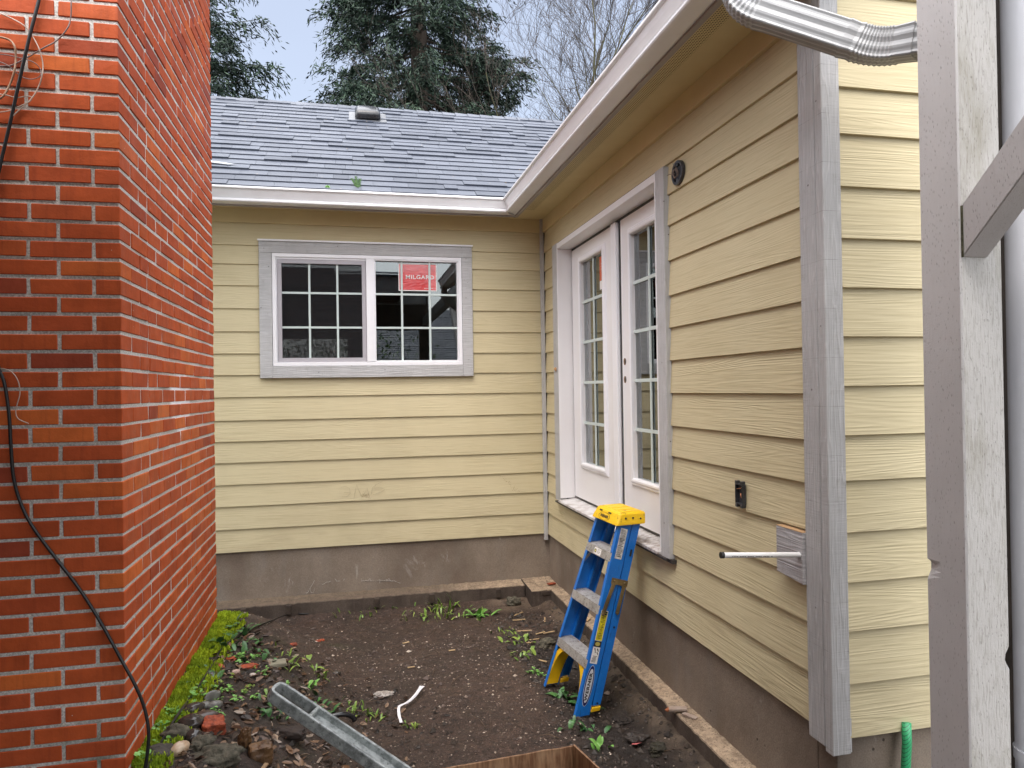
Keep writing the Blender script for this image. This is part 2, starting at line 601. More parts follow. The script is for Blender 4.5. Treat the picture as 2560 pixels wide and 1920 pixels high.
def dirt_mat():
    g = G('wet_brown_soil')
    p = g.pos()
    x, y, z = g.sep(p)
    n1 = g.noise(p, 1.8, 5, .6)
    n2 = g.noise(p, 14.0, 5, .7)
    c = g.mix(g.rng(n1, .35, .65), (.058, .034, .024), (.034, .021, .015))
    c = g.mul(c, g.rng(n2, .3, .7, .62, 1.35))
    gr_ = g.sep(g.voro(p, 230.0, 'Color'))[0]
    c = g.mul(c, g.rng(gr_, 0, 1, .45, 1.6))
    gr2 = g.sep(g.voro(p, 75.0, 'Color'))[0]
    c = g.mul(c, g.rng(gr2, 0, 1, .65, 1.35))
    # small stones
    v = g.voro(p, 120.0, 'Color')
    vs_ = g.sep(v)
    dist = g.voro(p, 120.0)
    st = g.math('MULTIPLY', g.math('GREATER_THAN', vs_[0], .80), g.rng(dist, .28, .36, 1, 0))
    c = g.mix(g.math('MULTIPLY', st, g.rng(vs_[1], 0, 1, .15, .8)), c, (.16, .125, .10))
    v2 = g.voro(p, 45.0, 'Color')
    w = g.sep(v2)
    d2 = g.voro(p, 45.0)
    st2 = g.math('MULTIPLY', g.math('GREATER_THAN', w[0], .965), g.rng(d2, .12, .22, 1, 0))
    c = g.mix(g.math('MULTIPLY', st2, .9), c, (.42, .36, .29))
    # dark humus along the right and the left, sandy spill by the footing
    hum = g.math('MULTIPLY', g.rng(x, 1.02, 1.2, 0, 1, True), g.rng(y, 5.3, 4.9, 0, 1, True))
    c = g.mix(g.math('MULTIPLY', hum, .85), c, (.016, .011, .008))
    hl = g.math('MULTIPLY', g.rng(x, .0, -.5, 0, 1, True), g.rng(y, 4.9, 4.3, 0, 1, True))
    c = g.mix(g.math('MULTIPLY', hl, .5), c, (.022, .016, .012))
    sand = g.math('MULTIPLY', g.rng(x, 1.46, 1.58, 0, 1, True), g.rng(g.noise(p, 9.0, 4), .3, .6))
    sand2 = g.math('MULTIPLY', g.math('MULTIPLY', g.rng(y, 5.62, 5.80, 0, 1, True), g.rng(x, .95, 1.25, 0, 1, True)), g.rng(g.noise(p, 9.0, 4), .3, .6))
    c = g.mix(g.math('MULTIPLY', g.math('MAXIMUM', sand, sand2), .6), c, (.17, .125, .085))
    # thin moss film
    mo = g.math('MULTIPLY', g.rng(g.noise(p, 3.0, 5, .65), .56, .70), g.rng(x, .2, -.35, 0, 1, True))
    c = g.mix(g.math('MULTIPLY', mo, .55), c, (.05, .062, .016))
    h = g.math('ADD', g.math('MULTIPLY', n2, 1.0), g.math('ADD', g.noise(p, 90.0, 4, .7), g.math('MULTIPLY', st, .5)))
    rough = g.rng(g.noise(p, 5.0, 4), .3, .7, .38, .85)
    return g.fin(c, rough, g.bump(h, 1.0, .010), spec=.45)


DIRT = dirt_mat()
ny, nx = GX.shape
mb = MB()
mb.v = list(zip(GX.ravel().tolist(), GY.ravel().tolist(), GZ.ravel().tolist()))
idx = np.arange(ny * nx).reshape(ny, nx)
mb.f = np.stack([idx[:-1, :-1], idx[:-1, 1:], idx[1:, 1:], idx[1:, :-1]], -1).reshape(-1, 4).tolist()
mb.m = [0] * len(mb.f)
tag(mb.build('ground', DIRT, smooth=True), kind='structure')

# ================================================================== the house
house = thing('house', 'pale yellow lap sided house with white gutters, French doors and grey trim', 'house', (A, B, 0))


def lap_rows(laps, z0, z1):
    zs = [z for z in laps if z0 - 1e-6 <= z <= z1 + 1e-6]
    return zs


def lap_wall(u0, u1, laps, holes, P, lip=.0125, thick=.012):
    """P(u, out, z) -> point. out>0 = proud of the wall plane minus lip"""
    m = MB()
    for i in range(len(laps) - 1):
        za, zb = laps[i], laps[i + 1]
        cuts = sorted({za, zb} | {c for h in holes for c in (h[2], h[3]) if za < c < zb})
        for j in range(len(cuts) - 1):
            a, b = cuts[j], cuts[j + 1]
            segs = [(u0, u1)]
            for (h0, h1, hz0, hz1) in holes:
                if hz0 <= a + 1e-5 and hz1 >= b - 1e-5:
                    ns = []
                    for s0, s1 in segs:
                        if h1 <= s0 or h0 >= s1:
                            ns.append((s0, s1))
                        else:
                            if h0 > s0: ns.append((s0, h0))
                            if h1 < s1: ns.append((h1, s1))
                    segs = ns
            oa = lip * (1 - (a - za) / (zb - za))
            ob = lip * (1 - (b - za) / (zb - za))
            for s0, s1 in segs:
                al = a + (.005 if (a == za and i > 0) else 0)
                m.hexa([P(s0, oa, al), P(s1, oa, al), P(s1, -thick, a), P(s0, -thick, a),
                        P(s0, ob, b + (.0 if b < zb else .004)), P(s1, ob, b + (.0 if b < zb else .004)), P(s1, -thick, b), P(s0, -thick, b)])
    return m


LAPB = [.529, .708, .893, 1.069, 1.246, 1.417, 1.587, 1.777, 1.956, 2.130, 2.310, 2.497, 2.684, 2.859, 3.014, 3.197]
LAPR = [.528, .712, .902, 1.065, 1.254, 1.433, 1.597, 1.774, 1.950, 2.127, 2.301, 2.490, 2.681, 2.849, 3.014, 3.197]
LAPT = [.528, .718, .909, 1.086, 1.267, 1.455, 1.620, 1.800, 1.981, 2.160, 2.340, 2.530, 2.723, 2.895, 3.070, 3.245, 3.42, 3.6, 3.78, 3.96, 4.14, 4.32, 4.5, 4.68, 4.86, 5.04]
PB = lambda u, o, z: (u, B + .010 - o, z)
PR = lambda u, o, z: (A + .010 - o, u, z)
PT = lambda u, o, z: (u, 2.278 - o, z)
lap_wall(-5.0, 1.675, LAPB, [(-.68, 1.01, 1.96, 3.03)], PB).build('siding', SIDING, house)
lap_wall(2.402, 6.118, LAPR, [(3.61, 5.75, .895, 3.013)], PR).build('siding', SIDING, house)
lap_wall(1.745, 5.0, LAPT, [], PT).build('siding', SIDING, house)
# frieze boards under the soffit
m = MB()
m.box(-5, 1.668, B - .012, B + .02, 3.199, 3.318)
m.box(A - .012, A + .02, 2.41, B - .012, 3.199, 3.318)
m.build('frieze', YPAINT, house, bevel=.002)
# sheathing behind the boards (with the openings left out), keeps the rooms dark
m = MB()
for (x0, x1, z0, z1) in ((-5, -.68, .4, 3.4), (1.01, 1.74, .4, 3.4), (-.68, 1.01, .4, 1.96), (-.68, 1.01, 3.03, 3.4)):
    m.box(x0, x1, B + .024, B + .12, z0, z1)
for (y0, y1, z0, z1) in ((2.31, 3.61, .4, 3.4), (5.74, B + .02, .4, 3.4), (3.61, 5.74, .4, .86), (3.61, 5.74, 3.013, 3.4)):
    m.box(A + .024, A + .12, y0, y1, z0, z1)
m.box(1.83, 5.0, 2.306, 2.40, .62, 5.0)
# rooms
m.box(-3.0, 3.2, 8.6, 8.7, .4, 3.4)
m.box(-3.1, -3.0, B + .12, 8.7, .4, 3.4)
m.box(3.2, 3.3, 2.41, 8.7, .4, 3.4)
m.box(-3.0, 3.2, B + .12, 8.6, .4, .5)
m.box(A + .14, 3.2, 2.41, B + .11, .7, .80)
m.box(-3.0, 3.2, B + .12, 8.6, 3.33, 3.4)
m.box(A + .12, 3.2, 2.41, B + .11, 3.33, 3.4)
m.box(A + .3, 3.2, B + .02, B + .10, .8, 3.33)
m.build('interior', DARK, house)

# foundation and footing
m = MB()
m.box(-5, 1.735, 6.150, 6.35, -.4, .60)
m.box(1.712, 1.95, 2.40, 6.149, -.4, .60)
m.box(1.712, 5.0, 2.2925, 2.3995, -.4, .60)
m.build('foundation', CONC, house, bevel=.004)


def footing_mat():
    g = G('sandy_footing')
    x, y, z = g.sep(g.pos())
    nrm = g.n('ShaderNodeNewGeometry')
    up = g.sep(nrm.outputs['Normal'])[2]
    n1 = g.noise(g.pos(), 40.0, 5, .75)
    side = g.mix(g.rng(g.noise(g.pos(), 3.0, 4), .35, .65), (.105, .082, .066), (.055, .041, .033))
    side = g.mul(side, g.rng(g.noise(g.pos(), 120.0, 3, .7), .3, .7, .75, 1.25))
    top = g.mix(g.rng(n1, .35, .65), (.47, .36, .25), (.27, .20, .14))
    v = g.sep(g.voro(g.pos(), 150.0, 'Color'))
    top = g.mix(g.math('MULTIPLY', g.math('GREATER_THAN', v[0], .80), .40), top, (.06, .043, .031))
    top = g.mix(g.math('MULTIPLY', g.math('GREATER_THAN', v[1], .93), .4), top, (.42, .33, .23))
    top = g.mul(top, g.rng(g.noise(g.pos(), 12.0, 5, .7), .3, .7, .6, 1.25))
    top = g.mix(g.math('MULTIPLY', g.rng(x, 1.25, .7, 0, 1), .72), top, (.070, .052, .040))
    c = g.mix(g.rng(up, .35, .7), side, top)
    return g.fin(c, .85, g.bump(n1, .9, .006), spec=.25)


FOOT = footing_mat()


def rough_strip(pts_in, pts_out, z, depth, n, amp, seed):
    """ledge: inner line on the wall, ragged outer line, vertical drop"""
    m = MB()
    a0, a1 = Vector(pts_in[0]), Vector(pts_in[1])
    b0, b1 = Vector(pts_out[0]), Vector(pts_out[1])
    out = (b0 - a0).normalized()
    rings = []
    for i in range(n + 1):
        t = i / n
        a = a0.lerp(a1, t)
        e = amp * noise.fractal((t * n * .35, seed, 0), 1.0, 2.0, 3)
        b = b0.lerp(b1, t) + out * e
        dz = .006 * noise.noise((t * n * .5, seed + 3, 0))
        zt = z + dz
        rings.append([(a.x, a.y, zt + .012 + .006 * noise.noise((t * n * .8, seed + 8, 0))), (a.x * .5 + b.x * .5, a.y * .5 + b.y * .5, zt + .004 + .006 * noise.noise((t * n * .9, seed + 9, 0))),
                      (b.x, b.y, zt), (b.x + out.x * .004, b.y + out.y * .004, zt - .006),
                      (b.x + out.x * .012, b.y + out.y * .012, z - depth), (a.x, a.y, z - depth)])
    m.sweep(rings)
    return m


fm = rough_strip([(-4.0, 6.149), (1.44, 6.149)], [(-4.0, 5.955), (1.44, 5.985)], .128, .4, 260, .008, 1.0)
fr_ = rough_strip([(1.711, 1.6), (1.711, 5.79)], [(1.617, 1.6), (1.622, 5.79)], .128, .4, 220, .007, 4.0)
fm.add(fr_.v, fr_.f)
# step block in the corner, open notch to the right
fb = rough_strip([(1.45, 6.149), (1.71, 6.149)], [(1.45, 5.785), (1.71, 5.785)], .130, .4, 20, .006, 7.0)
fm.add(fb.v, fb.f)
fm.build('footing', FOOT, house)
STAKE = simple('rotten_stake', (.035, .024, .018), .9, (.06, .042, .03), 20)
for xx in (-.86, -.52, .17, .62, 1.18):
    m = MB()
    m.box(xx, xx + .04, 5.935, 5.965, .05, .122)
    m.build('form_tie', STAKE, house, bevel=.004)
m = MB()
m.box(1.53, 1.61, 5.772, 5.80, .085, .118)
m.build('notch', STAKE, house, bevel=.004)


# soffit
def soffit_mat():
    g = G('vented_soffit')
    x, y, z = g.sep(g.pos())
    fx = g.math('SUBTRACT', g.math('FRACT', g.math('DIVIDE', g.math('ADD', x, g.math('MULTIPLY', g.math('FRACT', g.math('DIVIDE', y, .026)), .0)), .0125)), .5)
    fy = g.math('SUBTRACT', g.math('FRACT', g.math('DIVIDE', y, .0135)), .5)
    d = g.math('SQRT', g.math('ADD', g.math('MULTIPLY', fx, fx), g.math('MULTIPLY', fy, fy)))
    inb = g.math('MULTIPLY', g.math('GREATER_THAN', x, 1.416), g.math('LESS_THAN', x, 1.53))
    inb = g.math('MULTIPLY', inb, g.math('LESS_THAN', y, 5.80))
    dot = g.math('MULTIPLY', g.math('LESS_THAN', d, .26), inb)
    c = g.mix(g.rng(g.noise(g.pos(), 5.0, 4), .35, .65), (.64, .545, .31), (.60, .50, .28))
    c = g.mix(dot, c, (.035, .025, .012))
    return g.fin(c, .6, g.bump(g.noise(g.pos(), 30.0, 3), .15, .001), spec=.3)


m = MB()
m.box(1.40, A + .03, 2.15, B + .02, 3.315, 3.327)
m.box(-5, 1.399, 5.86, B + .02, 3.3155, 3.3275)
m.build('soffit', soffit_mat(), house)
# fascia
FAS = simple('grey_fascia', (.36, .33, .31), .6, (.31, .28, .265), 6, 50, .15, .001)
m = MB()
m.box(1.370, 1.400, 2.12, 5.865, 3.263, 3.44)
m.box(-5, 1.369, 5.835, 5.865, 3.2635, 3.44)
m.build('fascia', FAS, house, bevel=.002)

# gutters: K profile, o = distance out from the fascia, h = height
GP = [(0, .110), (0, .003), (.012, .0), (.080, .0), (.094, .002), (.099, .008), (.099, .017), (.095, .021), (.084, .023), (.083, .030),
      (.091, .038), (.104, .064), (.112, .084), (.113, .091), (.126, .094), (.129, .098), (.129, .108), (.125, .112), (.112, .112), (.108, .106), (.110, .098),
      (.100, .075), (.084, .040), (.078, .006), (.006, .006), (.004, .110)]


def gutter(P):
    m = MB()
    m.sweep(P, True, True)
    return m


r0 = [[(1.370 - o, y_, 3.271 + h) for o, h in GP] for y_ in (2.12, 2.13)]
# right gutter ends on the mitre with the back one
r1 = [(1.370 - o, 5.835 - o, 3.271 + h) for o, h in GP]
gutter([r0[0], r1]).build('gutter', GUTTER, house)
rb = [(-5.0, 5.835 - o, 3.2712 + h) for o, h in GP]
r2 = [(1.3695 - o, 5.835 - o, 3.2712 + h) for o, h in GP]
gutter([rb, r2]).build('gutter', GUTTER, house)
# mitre strap at the inside corner
m = MB()
st = [(o, h) for o, h in GP[2:18]]
for k in range(len(st) - 1):
    (o0, h0), (o1, h1) = st[k], st[k + 1]
    o0 += .0022; o1 += .0022
    m.add([(1.370 - o0, 5.835 - o0, 3.271 + h0), (1.370 - o0 - .05, 5.835 - o0, 3.271 + h0), (1.370 - o1 - .05, 5.835 - o1, 3.271 + h1), (1.370 - o1, 5.835 - o1, 3.271 + h1)], [(0, 1, 2, 3)])
    m.add([(1.370 - o0, 5.835 - o0, 3.271 + h0), (1.370 - o0, 5.835 - o0 - .035, 3.271 + h0), (1.370 - o1, 5.835 - o1 - .035, 3.271 + h1), (1.370 - o1, 5.835 - o1, 3.271 + h1)], [(3, 2, 1, 0)])
m.build('gutter_strap', GUTTER, house)

# downspout with fluted elbows
def rect_ring(c, t, wide, narrow, flute, ph=0.0):
    t = t.normalized()
    up = Vector((0, 0, 1))
    sx = t.cross(up)
    if sx.length < .2:
        sx = Vector((1, 0, 0))
    sx.normalize()
    sy = t.cross(sx).normalized()
    pts = []
    a, b, r_ = wide / 2, narrow / 2, .012
    prof = []
    nseg = 14
    for side in range(4):
        for k in range(nseg):
            s_ = k / nseg
            wv = flute * (.5 - .5 * math.cos(s_ * 2 * math.pi * 3)) if .04 < s_ < .96 else 0
            if side == 0: q = (-a + 2 * a * s_, -b + wv)
            elif side == 1: q = (a - wv, -b + 2 * b * s_)
            elif side == 2: q = (a - 2 * a * s_, b - wv)
            else: q = (-a + wv, b - 2 * b * s_)
            prof.append(q)
    for px, py in prof:
        # round the corners a little
        k = 1.0
        if abs(px) > a - r_ and abs(py) > b - r_:
            dx, dy = abs(px) - (a - r_), abs(py) - (b - r_)
            l_ = math.hypot(dx, dy)
            if l_ > r_:
                dx, dy = dx * r_ / l_, dy * r_ / l_
                px = math.copysign(a - r_ + dx, px)
                py = math.copysign(b - r_ + dy, py)
        pts.append(c + sx * py + sy * px)
    return pts


def bez(p0, p1, p2, n):
    return [p0.lerp(p1, t / n).lerp(p1.lerp(p2, t / n), t / n) for t in range(n + 1)]


O0 = Vector((1.318, 2.235, 3.276))
E1 = Vector((1.318, 2.225, 3.135))
BD = Vector((1.690, 2.000, 2.905))
E2 = Vector((1.785, 1.850, 2.878))
VB = Vector((1.792, 1.840, 2.60))
d1 = (BD - E1).normalized()
d2 = (E2 - BD).normalized()
SPOUT = simple('white_downspout_metal', (.40, .41, .42), .30, (.36, .37, .38), 9.0)


def pipe_rings(pts, wide, narrow, flute, crimp=0.0):
    out = []
    for i, p in enumerate(pts):
        t = pts[min(i + 1, len(pts) - 1)] - pts[max(i - 1, 0)]
        k = 1.0 - (crimp if i % 2 else 0.0)
        out.append(rect_ring(p, t, wide * k, narrow * k, flute))
    return out


ds = MB()
ds.sweep(pipe_rings([E1 + d1 * .115, BD - d1 * .085], .102, .080, .0040))
spout = ds.build('downspout', SPOUT, house)
m = MB()
m.sweep(pipe_rings([O0] + bez(E1 + Vector((0, 0, .085)), E1, E1 + d1 * .085, 21) + [E1 + d1 * .135], .106, .084, .0035, .055))
m.build('elbow', SPOUT, spout)
m = MB()
m.sweep(pipe_rings([BD - d1 * .11, BD - d1 * .075] + bez(BD - d1 * .062, BD, BD + d2 * .062, 19) + [BD + d2 * .12], .106, .084, .0035, .055))
m.build('elbow', SPOUT, spout)
m = MB()
m.sweep(pipe_rings([BD + d2 * .10, E2 - d2 * .06] + bez(E2 - d2 * .05, E2, E2 + (VB - E2).normalized() * .06, 8) + [VB, Vector((1.792, 1.840, -.1))], .100, .078, .0035, .0))
m.build('elbow', SPOUT, spout)
m = MB()
m.tube([(1.900, 1.668, 3.36), (1.900, 1.668, -.1)], .054, 32)
m.tube([(1.900, 1.668, .76), (1.900, 1.668, .73)], .0585, 32)
pipe_ = m.build('drain_pipe', simple('white_drain_pipe', (.70, .72, .77), .3, (.66, .68, .72), 5), house, smooth=True, auto=40)

# ------------------------------------------------------------------ roofs
def shingle_mat():
    g = G('grey_asphalt_shingle')
    n1 = g.noise(g.pos(), 160.0, 3, .7)
    c = g.mix(g.rng(g.isl(), 0, 1), (.042, .051, .072), (.078, .090, .118))
    c = g.mul(c, g.rng(n1, .3, .7, .72, 1.30))
    c = g.mix(g.rng(g.noise(g.pos(), 1.6, 4), .45, .75, 0, .35), c, (.10, .114, .145))
    v = g.sep(g.voro(g.pos(), 20.0, 'Color'))
    dd_ = g.voro(g.pos(), 20.0)
    c = g.mix(g.math('MULTIPLY', g.math('GREATER_THAN', v[0], .95), g.rng(dd_, .08, .16, .8, 0)), c, (.33, .25, .17))
    return g.fin(c, g.rng(g.noise(g.pos(), 3.0, 3), .3, .7, .36, .55), g.bump(n1, .5, .002), spec=.5)


SHING = shingle_mat()


def shingles(u0, u1, s1, P, E=.127, seed=3):
    """P(u, s, o): point u along the eave, s up the slope, o out of the slope"""
    rr = random.Random(seed)
    m = MB()
    n = int(s1 / E) + 1
    for i in range(n):
        s0 = i * E
        se = min(s0 + E + .03, s1)
        if se - s0 < .03:
            continue
        u = u0 - rr.random() * .3
        while u < u1:
            w = rr.choice((.10, .14, .17, .20, .24, .28, .33, .38, .45)) * rr.uniform(.85, 1.15)
            a, b = max(u, u0), min(u + w, u1)
            u += w
            if b - a < .01:
                continue
            raise_ = rr.choice((0, 0, 0, .007))
            j = rr.uniform(-.0025, .0025)
            tilt = rr.uniform(-.001, .001)
            o0 = .0145 + raise_
            o1 = .004 + raise_ * .4
            m.hexa([P(a, s0 + j, -.004), P(b, s0 + j + tilt, -.004), P(b, se, -.004), P(a, se, -.004),
                    P(a, s0 + j, o0), P(b - .002, s0 + j + tilt, o0), P(b - .002, se, o1), P(a, se, o1)])
    return m


TS = .70
NL = math.sqrt(1 + TS * TS)
EY, EZ = 5.775, 3.395
RIDGE_Y = 7.93
SL = (RIDGE_Y - EY) * NL
PBK = lambda u, s, o: (u, EY + s / NL - o * TS / NL, EZ + s * TS / NL + o / NL)
roof = shingles(-6.2, 3.6, SL, PBK)
roof.add([PBK(-6.2, 0, -.006), PBK(3.6, 0, -.006), PBK(3.6, SL, -.006), PBK(-6.2, SL, -.006)], [(0, 1, 2, 3)])
ry, rz = RIDGE_Y, EZ + (RIDGE_Y - EY) * TS
roof.add([(-6.2, ry, rz), (3.6, ry, rz), (3.6, ry + 4, rz - 4 * TS), (-6.2, ry + 4, rz - 4 * TS)], [(0, 1, 2, 3)])
rb_ = roof.build('roof', SHING, house)
m = MB()
uu = -6.2
rr = random.Random(5)
while uu < 3.3:
    w = .142
    c0, c1 = .020 + rr.uniform(-.001, .002), .010
    j = rr.uniform(-.008, .008)
    for sg in (-1, 1):
        q = lambda u, d, o: (u, ry + sg * d / NL, rz - d * TS / NL + o)
        m.add([q(uu, 0, c0 + .004), q(uu, .10 + j, c0 - .002), q(uu + w + .03, .10 + j, c1 - .002), q(uu + w + .03, 0, c1 + .004),
               q(uu, .10 + j, c0 - .018), q(uu + w + .03, .10 + j, c1 - .018)], [(0, 1, 2, 3), (1, 4, 5, 2)])
    uu += w
m.build('ridge_cap', SHING, rb_)
# lifted shingle and flashing beside the chimney
m = MB()
m.add([PBK(-1.30, .50, .03), PBK(-.93, .43, .026), PBK(-.88, .47, .018), PBK(-1.28, .58, .022), PBK(-1.30, .50, .024), PBK(-.93, .43, .020)], [(0, 1, 2, 3), (0, 4, 5, 1)])
m.build('flashing', simple('lifted_flashing', (.45, .47, .50), .35, (.3, .32, .35), 30), rb_)
# box vent
m = MB()
vc = (.214, 7.60)
def PV(a, s, o):
    b = PBK(vc[0] + a, (vc[1] - EY) * NL + s, o)
    return b
ring = []
for hh, ins in ((.035, .0), (.072, .004), (.094, .016), (.104, .040)):
    pr = []
    a_, s_ = .130 - ins, .135 - ins
    rad = .035
    for (cx_, cs_, st_) in ((1, 1, 0), (-1, 1, 90), (-1, -1, 180), (1, -1, 270)):
        for k in range(5):
            an = R(st_ + k * 22.5)
            pr.append(PV(cx_ * (a_ - rad) + rad * math.cos(an), cs_ * (s_ - rad) + rad * math.sin(an), hh))
    ring.append(pr)
m.sweep(ring)
vent = m.build('roof_vent', simple('black_vent_metal', (.012, .012, .014), .22, (.03, .031, .035), 12), rb_, smooth=True, auto=50)
m = MB()
m.sweep([[PV(.085 * math.cos(t) , .09 * math.sin(t), o) for t in np.linspace(0, 2 * math.pi, 17)[:-1]] for o in (.0, .036)])
m.hexa([PV(-.19, -.17, .012), PV(.19, -.17, .012), PV(.19, .16, .012), PV(-.19, .16, .012), PV(-.19, -.17, .017), PV(.19, -.17, .017), PV(.19, .16, .017), PV(-.19, .16, .017)])
m.build('vent_base', simple('vent_flange', (.10, .105, .115), .3), vent)

# right wing roof: gable facing the camera, eave over the right wall
EX = 1.31
PRT = lambda u, s, o: (EX + s / NL - o * TS / NL, u, EZ + s * TS / NL + o / NL)
m = shingles(2.10, 7.6, 3.6, PRT, seed=9)
m.add([PRT(2.1, 0, -.006), PRT(9, 0, -.006), PRT(9, 3.6, -.006), PRT(2.1, 3.6, -.006)], [(3, 2, 1, 0)])
rx, rzz = EX + 3.6 / NL, EZ + 3.6 * TS / NL
m.add([(rx, 2.1, rzz), (rx, 9, rzz), (rx + 3, 9, rzz - 3 * TS), (rx + 3, 2.1, rzz - 3 * TS)], [(0, 1, 2, 3)])
m.build('roof', SHING, house)
m = MB()
m.prism([PRT(2.10, .02, -.008), PRT(2.13, .02, -.008), PRT(2.13, .02, -.16), PRT(2.10, .02, -.16)], Vector(PRT(2.1, 3.6, 0)) - Vector(PRT(2.1, .02, 0)))
m.build('rake_board', FAS, house)

# ------------------------------------------------------------------ corner trim
m = MB()
m.box(1.6755, 1.712, 2.308, 2.402, .487, 3.314)
m.box(1.6735, 1.7495, 2.260, 2.303, .474, 3.75)
m.build('corner_board', TRIML, house, bevel=.0025)
m = MB()
m.box(1.742, 1.756, 2.266, 2.29, .478, .60)
m.build('trim_scrap', TRIM, house)
m = MB()
m.box(1.659, 1.690, 6.100, 6.131, .475, 3.315)
m.build('corner_bead', TRIM, house, bevel=.002)
# ------------------------------------------------------------------ window in the back wall
def frame_boards(m, x0, x1, z0, z1, w, y0, y1, horiz=True):
    """four butt-jointed members of width w (outer rectangle x0..x1, z0..z1)"""
    m.box(x0, x1, y0, y1, z1 - w, z1)
    m.box(x0, x1, y0, y1, z0, z0 + w)
    m.box(x0, x0 + w, y0, y1, z0 + w, z1 - w)
    m.box(x1 - w, x1, y0, y1, z0 + w, z1 - w)


wt = MB()
yf = B - .026
wt.box(-.713, 1.044, yf, B + .02, 2.958, 3.058)            # head
wt.box(-.713, -.614, yf + .001, B + .02, 1.932, 2.957)      # left
wt.box(.954, 1.044, yf + .001, B + .02, 1.932, 2.957)       # right
wt.box(-.613, .953, yf - .001, B + .02, 1.932, 2.030)       # sill board
win = wt.build('window', TRIMH, house, bevel=.002)
m = MB()
m.box(-.720, 1.051, yf - .014, B + .02, 3.0595, 3.0655)
m.box(-.720, 1.051, yf - .014, yf - .011, 3.052, 3.059)
m.build('flashing', VINYL, win)
fr = MB()
y0 = B - .020
frame_boards(fr, -.612, .952, 2.031, 2.957, .030, y0, B + .06)
fr.box(.142, .210, y0 - .003, B + .06, 2.0615, 2.9265)                          # mullion
fr.box(-.581, .1415, y0 + .012, B + .06, 2.912, 2.9265)                         # track above the screen
fr.box(-.5815, -.575, y0 + .010, B + .06, 2.0615, 2.9115)
frame_boards(fr, .2105, .9215, 2.0615, 2.9265, .010, y0 + .006, B + .06)
fr.build('frame', VINYL, win, bevel=.0025, seg=2)
m = MB()
frame_boards(m, -.573, .1405, 2.0625, 2.911, .034, y0 + .014, B + .012)
scr = m.build('screen_frame', SCREENF, win, bevel=.002)


def mesh_mat():
    g = G('insect_mesh')
    t = g.t
    tr = g.n('ShaderNodeBsdfTransparent')
    df = g.n('ShaderNodeBsdfDiffuse')
    df.inputs[0].default_value = (.035, .034, .036, 1)
    ms = g.n('ShaderNodeMixShader')
    ms.inputs[0].default_value = .36
    t.links.new(tr.outputs[0], ms.inputs[1])
    t.links.new(df.outputs[0], ms.inputs[2])
    t.links.new(ms.outputs[0], g.out.inputs['Surface'])
    return g.mat


m = MB()
m.box(-.539, .1065, B + .0178, B + .0184, 2.0965, 2.877)
m.build('insect_screen', mesh_mat(), win)
for (x0, x1, vx) in ((-.56, .13, (-.320, -.094)), (.2205, .9115, (.440, .678))):
    m = MB()
    m.box(x0, x1, B + .022, B + .028, 2.0716, 2.9164)
    m.build('pane', GLASS, win)
    m = MB()
    yq = (B + .0095, B + .0165) if x0 < 0 else (B + .010, B + .0185)
    for xx in vx:
        m.box(xx - .0085, xx + .0085, yq[0], yq[1], 2.073, 2.916)
    xs_ = [x0] + [q for xx in vx for q in (xx - .0087, xx + .0087)] + [x1]
    for zz in (2.350, 2.636):
        for k in range(0, len(xs_), 2):
            m.box(xs_[k], xs_[k + 1], yq[0] + .0005, yq[1], zz - .0085, zz + .0085)
    m.build('glazing_bar', MUNT, win, bevel=.001)


def sticker_red():
    g = G('red_window_sticker')
    p = g.pos()
    w1 = g.noise(g.vscale(p, (9, 1, 22)), 1.0, 4, .6, 1.2)
    c = g.mix(g.rng(w1, .35, .65), (.66, .035, .035), (.52, .022, .026))
    return g.fin(c, .22, g.bump(w1, .6, .01), spec=.6, coat=.6)


WHITEP = simple('white_print', (.78, .76, .74), .4)
m = MB()
sx0, sx1, sz0, sz1, sy = .414, .742, 2.668, 2.904, B + .0212
m.box(sx0, sx1, sy, sy + .0005, sz0, sz1, 0)
m.box(sx0 + .008, sx1 - .008, sy - .0006, sy - .0002, sz0 + .008, sz1 - .008, 1)
tv, tf = text_geo('MILGARD', .050, .0010)
wmx = max(v.x for v in tv)
k = .122 / wmx
m.add([(sx0 + .183 + v.x * k, sy - .0012, sz0 + .118 + v.y * .92) for v in tv], tf, 2)
for q in range(7):
    m.box(sx1 - .11 + q * .011, sx1 - .104 + q * .011, sy - .0012, sy - .0008, sz0 + .022, sz0 + .027, 2)
m.build('sticker', [WHITEP, sticker_red(), WHITEP], win)

# ------------------------------------------------------------------ French doors in the right wall
XL = 1.788
m = MB()
m.box(1.669, 1.72, 5.626, 5.772, .885, 3.009)
dfr = m.build('door_frame', TRIM, house, bevel=.003)
m = MB()
m.box(1.669, 1.72, 3.585, 3.690, .878, 3.009)
m.build('casing', TRIM, dfr, bevel=.003)
m = MB()
m.box(1.666, 1.86, 5.615, 5.6255, .915, 3.002)
m.box(1.6665, 1.86, 3.6905, 3.700, .915, 3.002)
m.box(1.667, 1.86, 3.7005, 5.6145, 2.957, 3.002)
m.build('jamb', DOORW, dfr, bevel=.002)


def sill_mat():
    g = G('dirty_white_sill')
    n1 = g.noise(g.pos(), 9.0, 5, .65)
    c = g.mix(g.rng(n1, .45, .72), (.60, .59, .59), (.30, .25, .21))
    y = g.sep(g.pos())[1]
    c = g.mix(g.math('MULTIPLY', g.rng(g.noise(g.pos(), 35.0, 5, .7), .45, .62), g.rng(y, 4.6, 4.0, 0, .75)), c, (.17, .115, .085))
    return g.fin(c, .55, g.bump(n1, .2, .002))


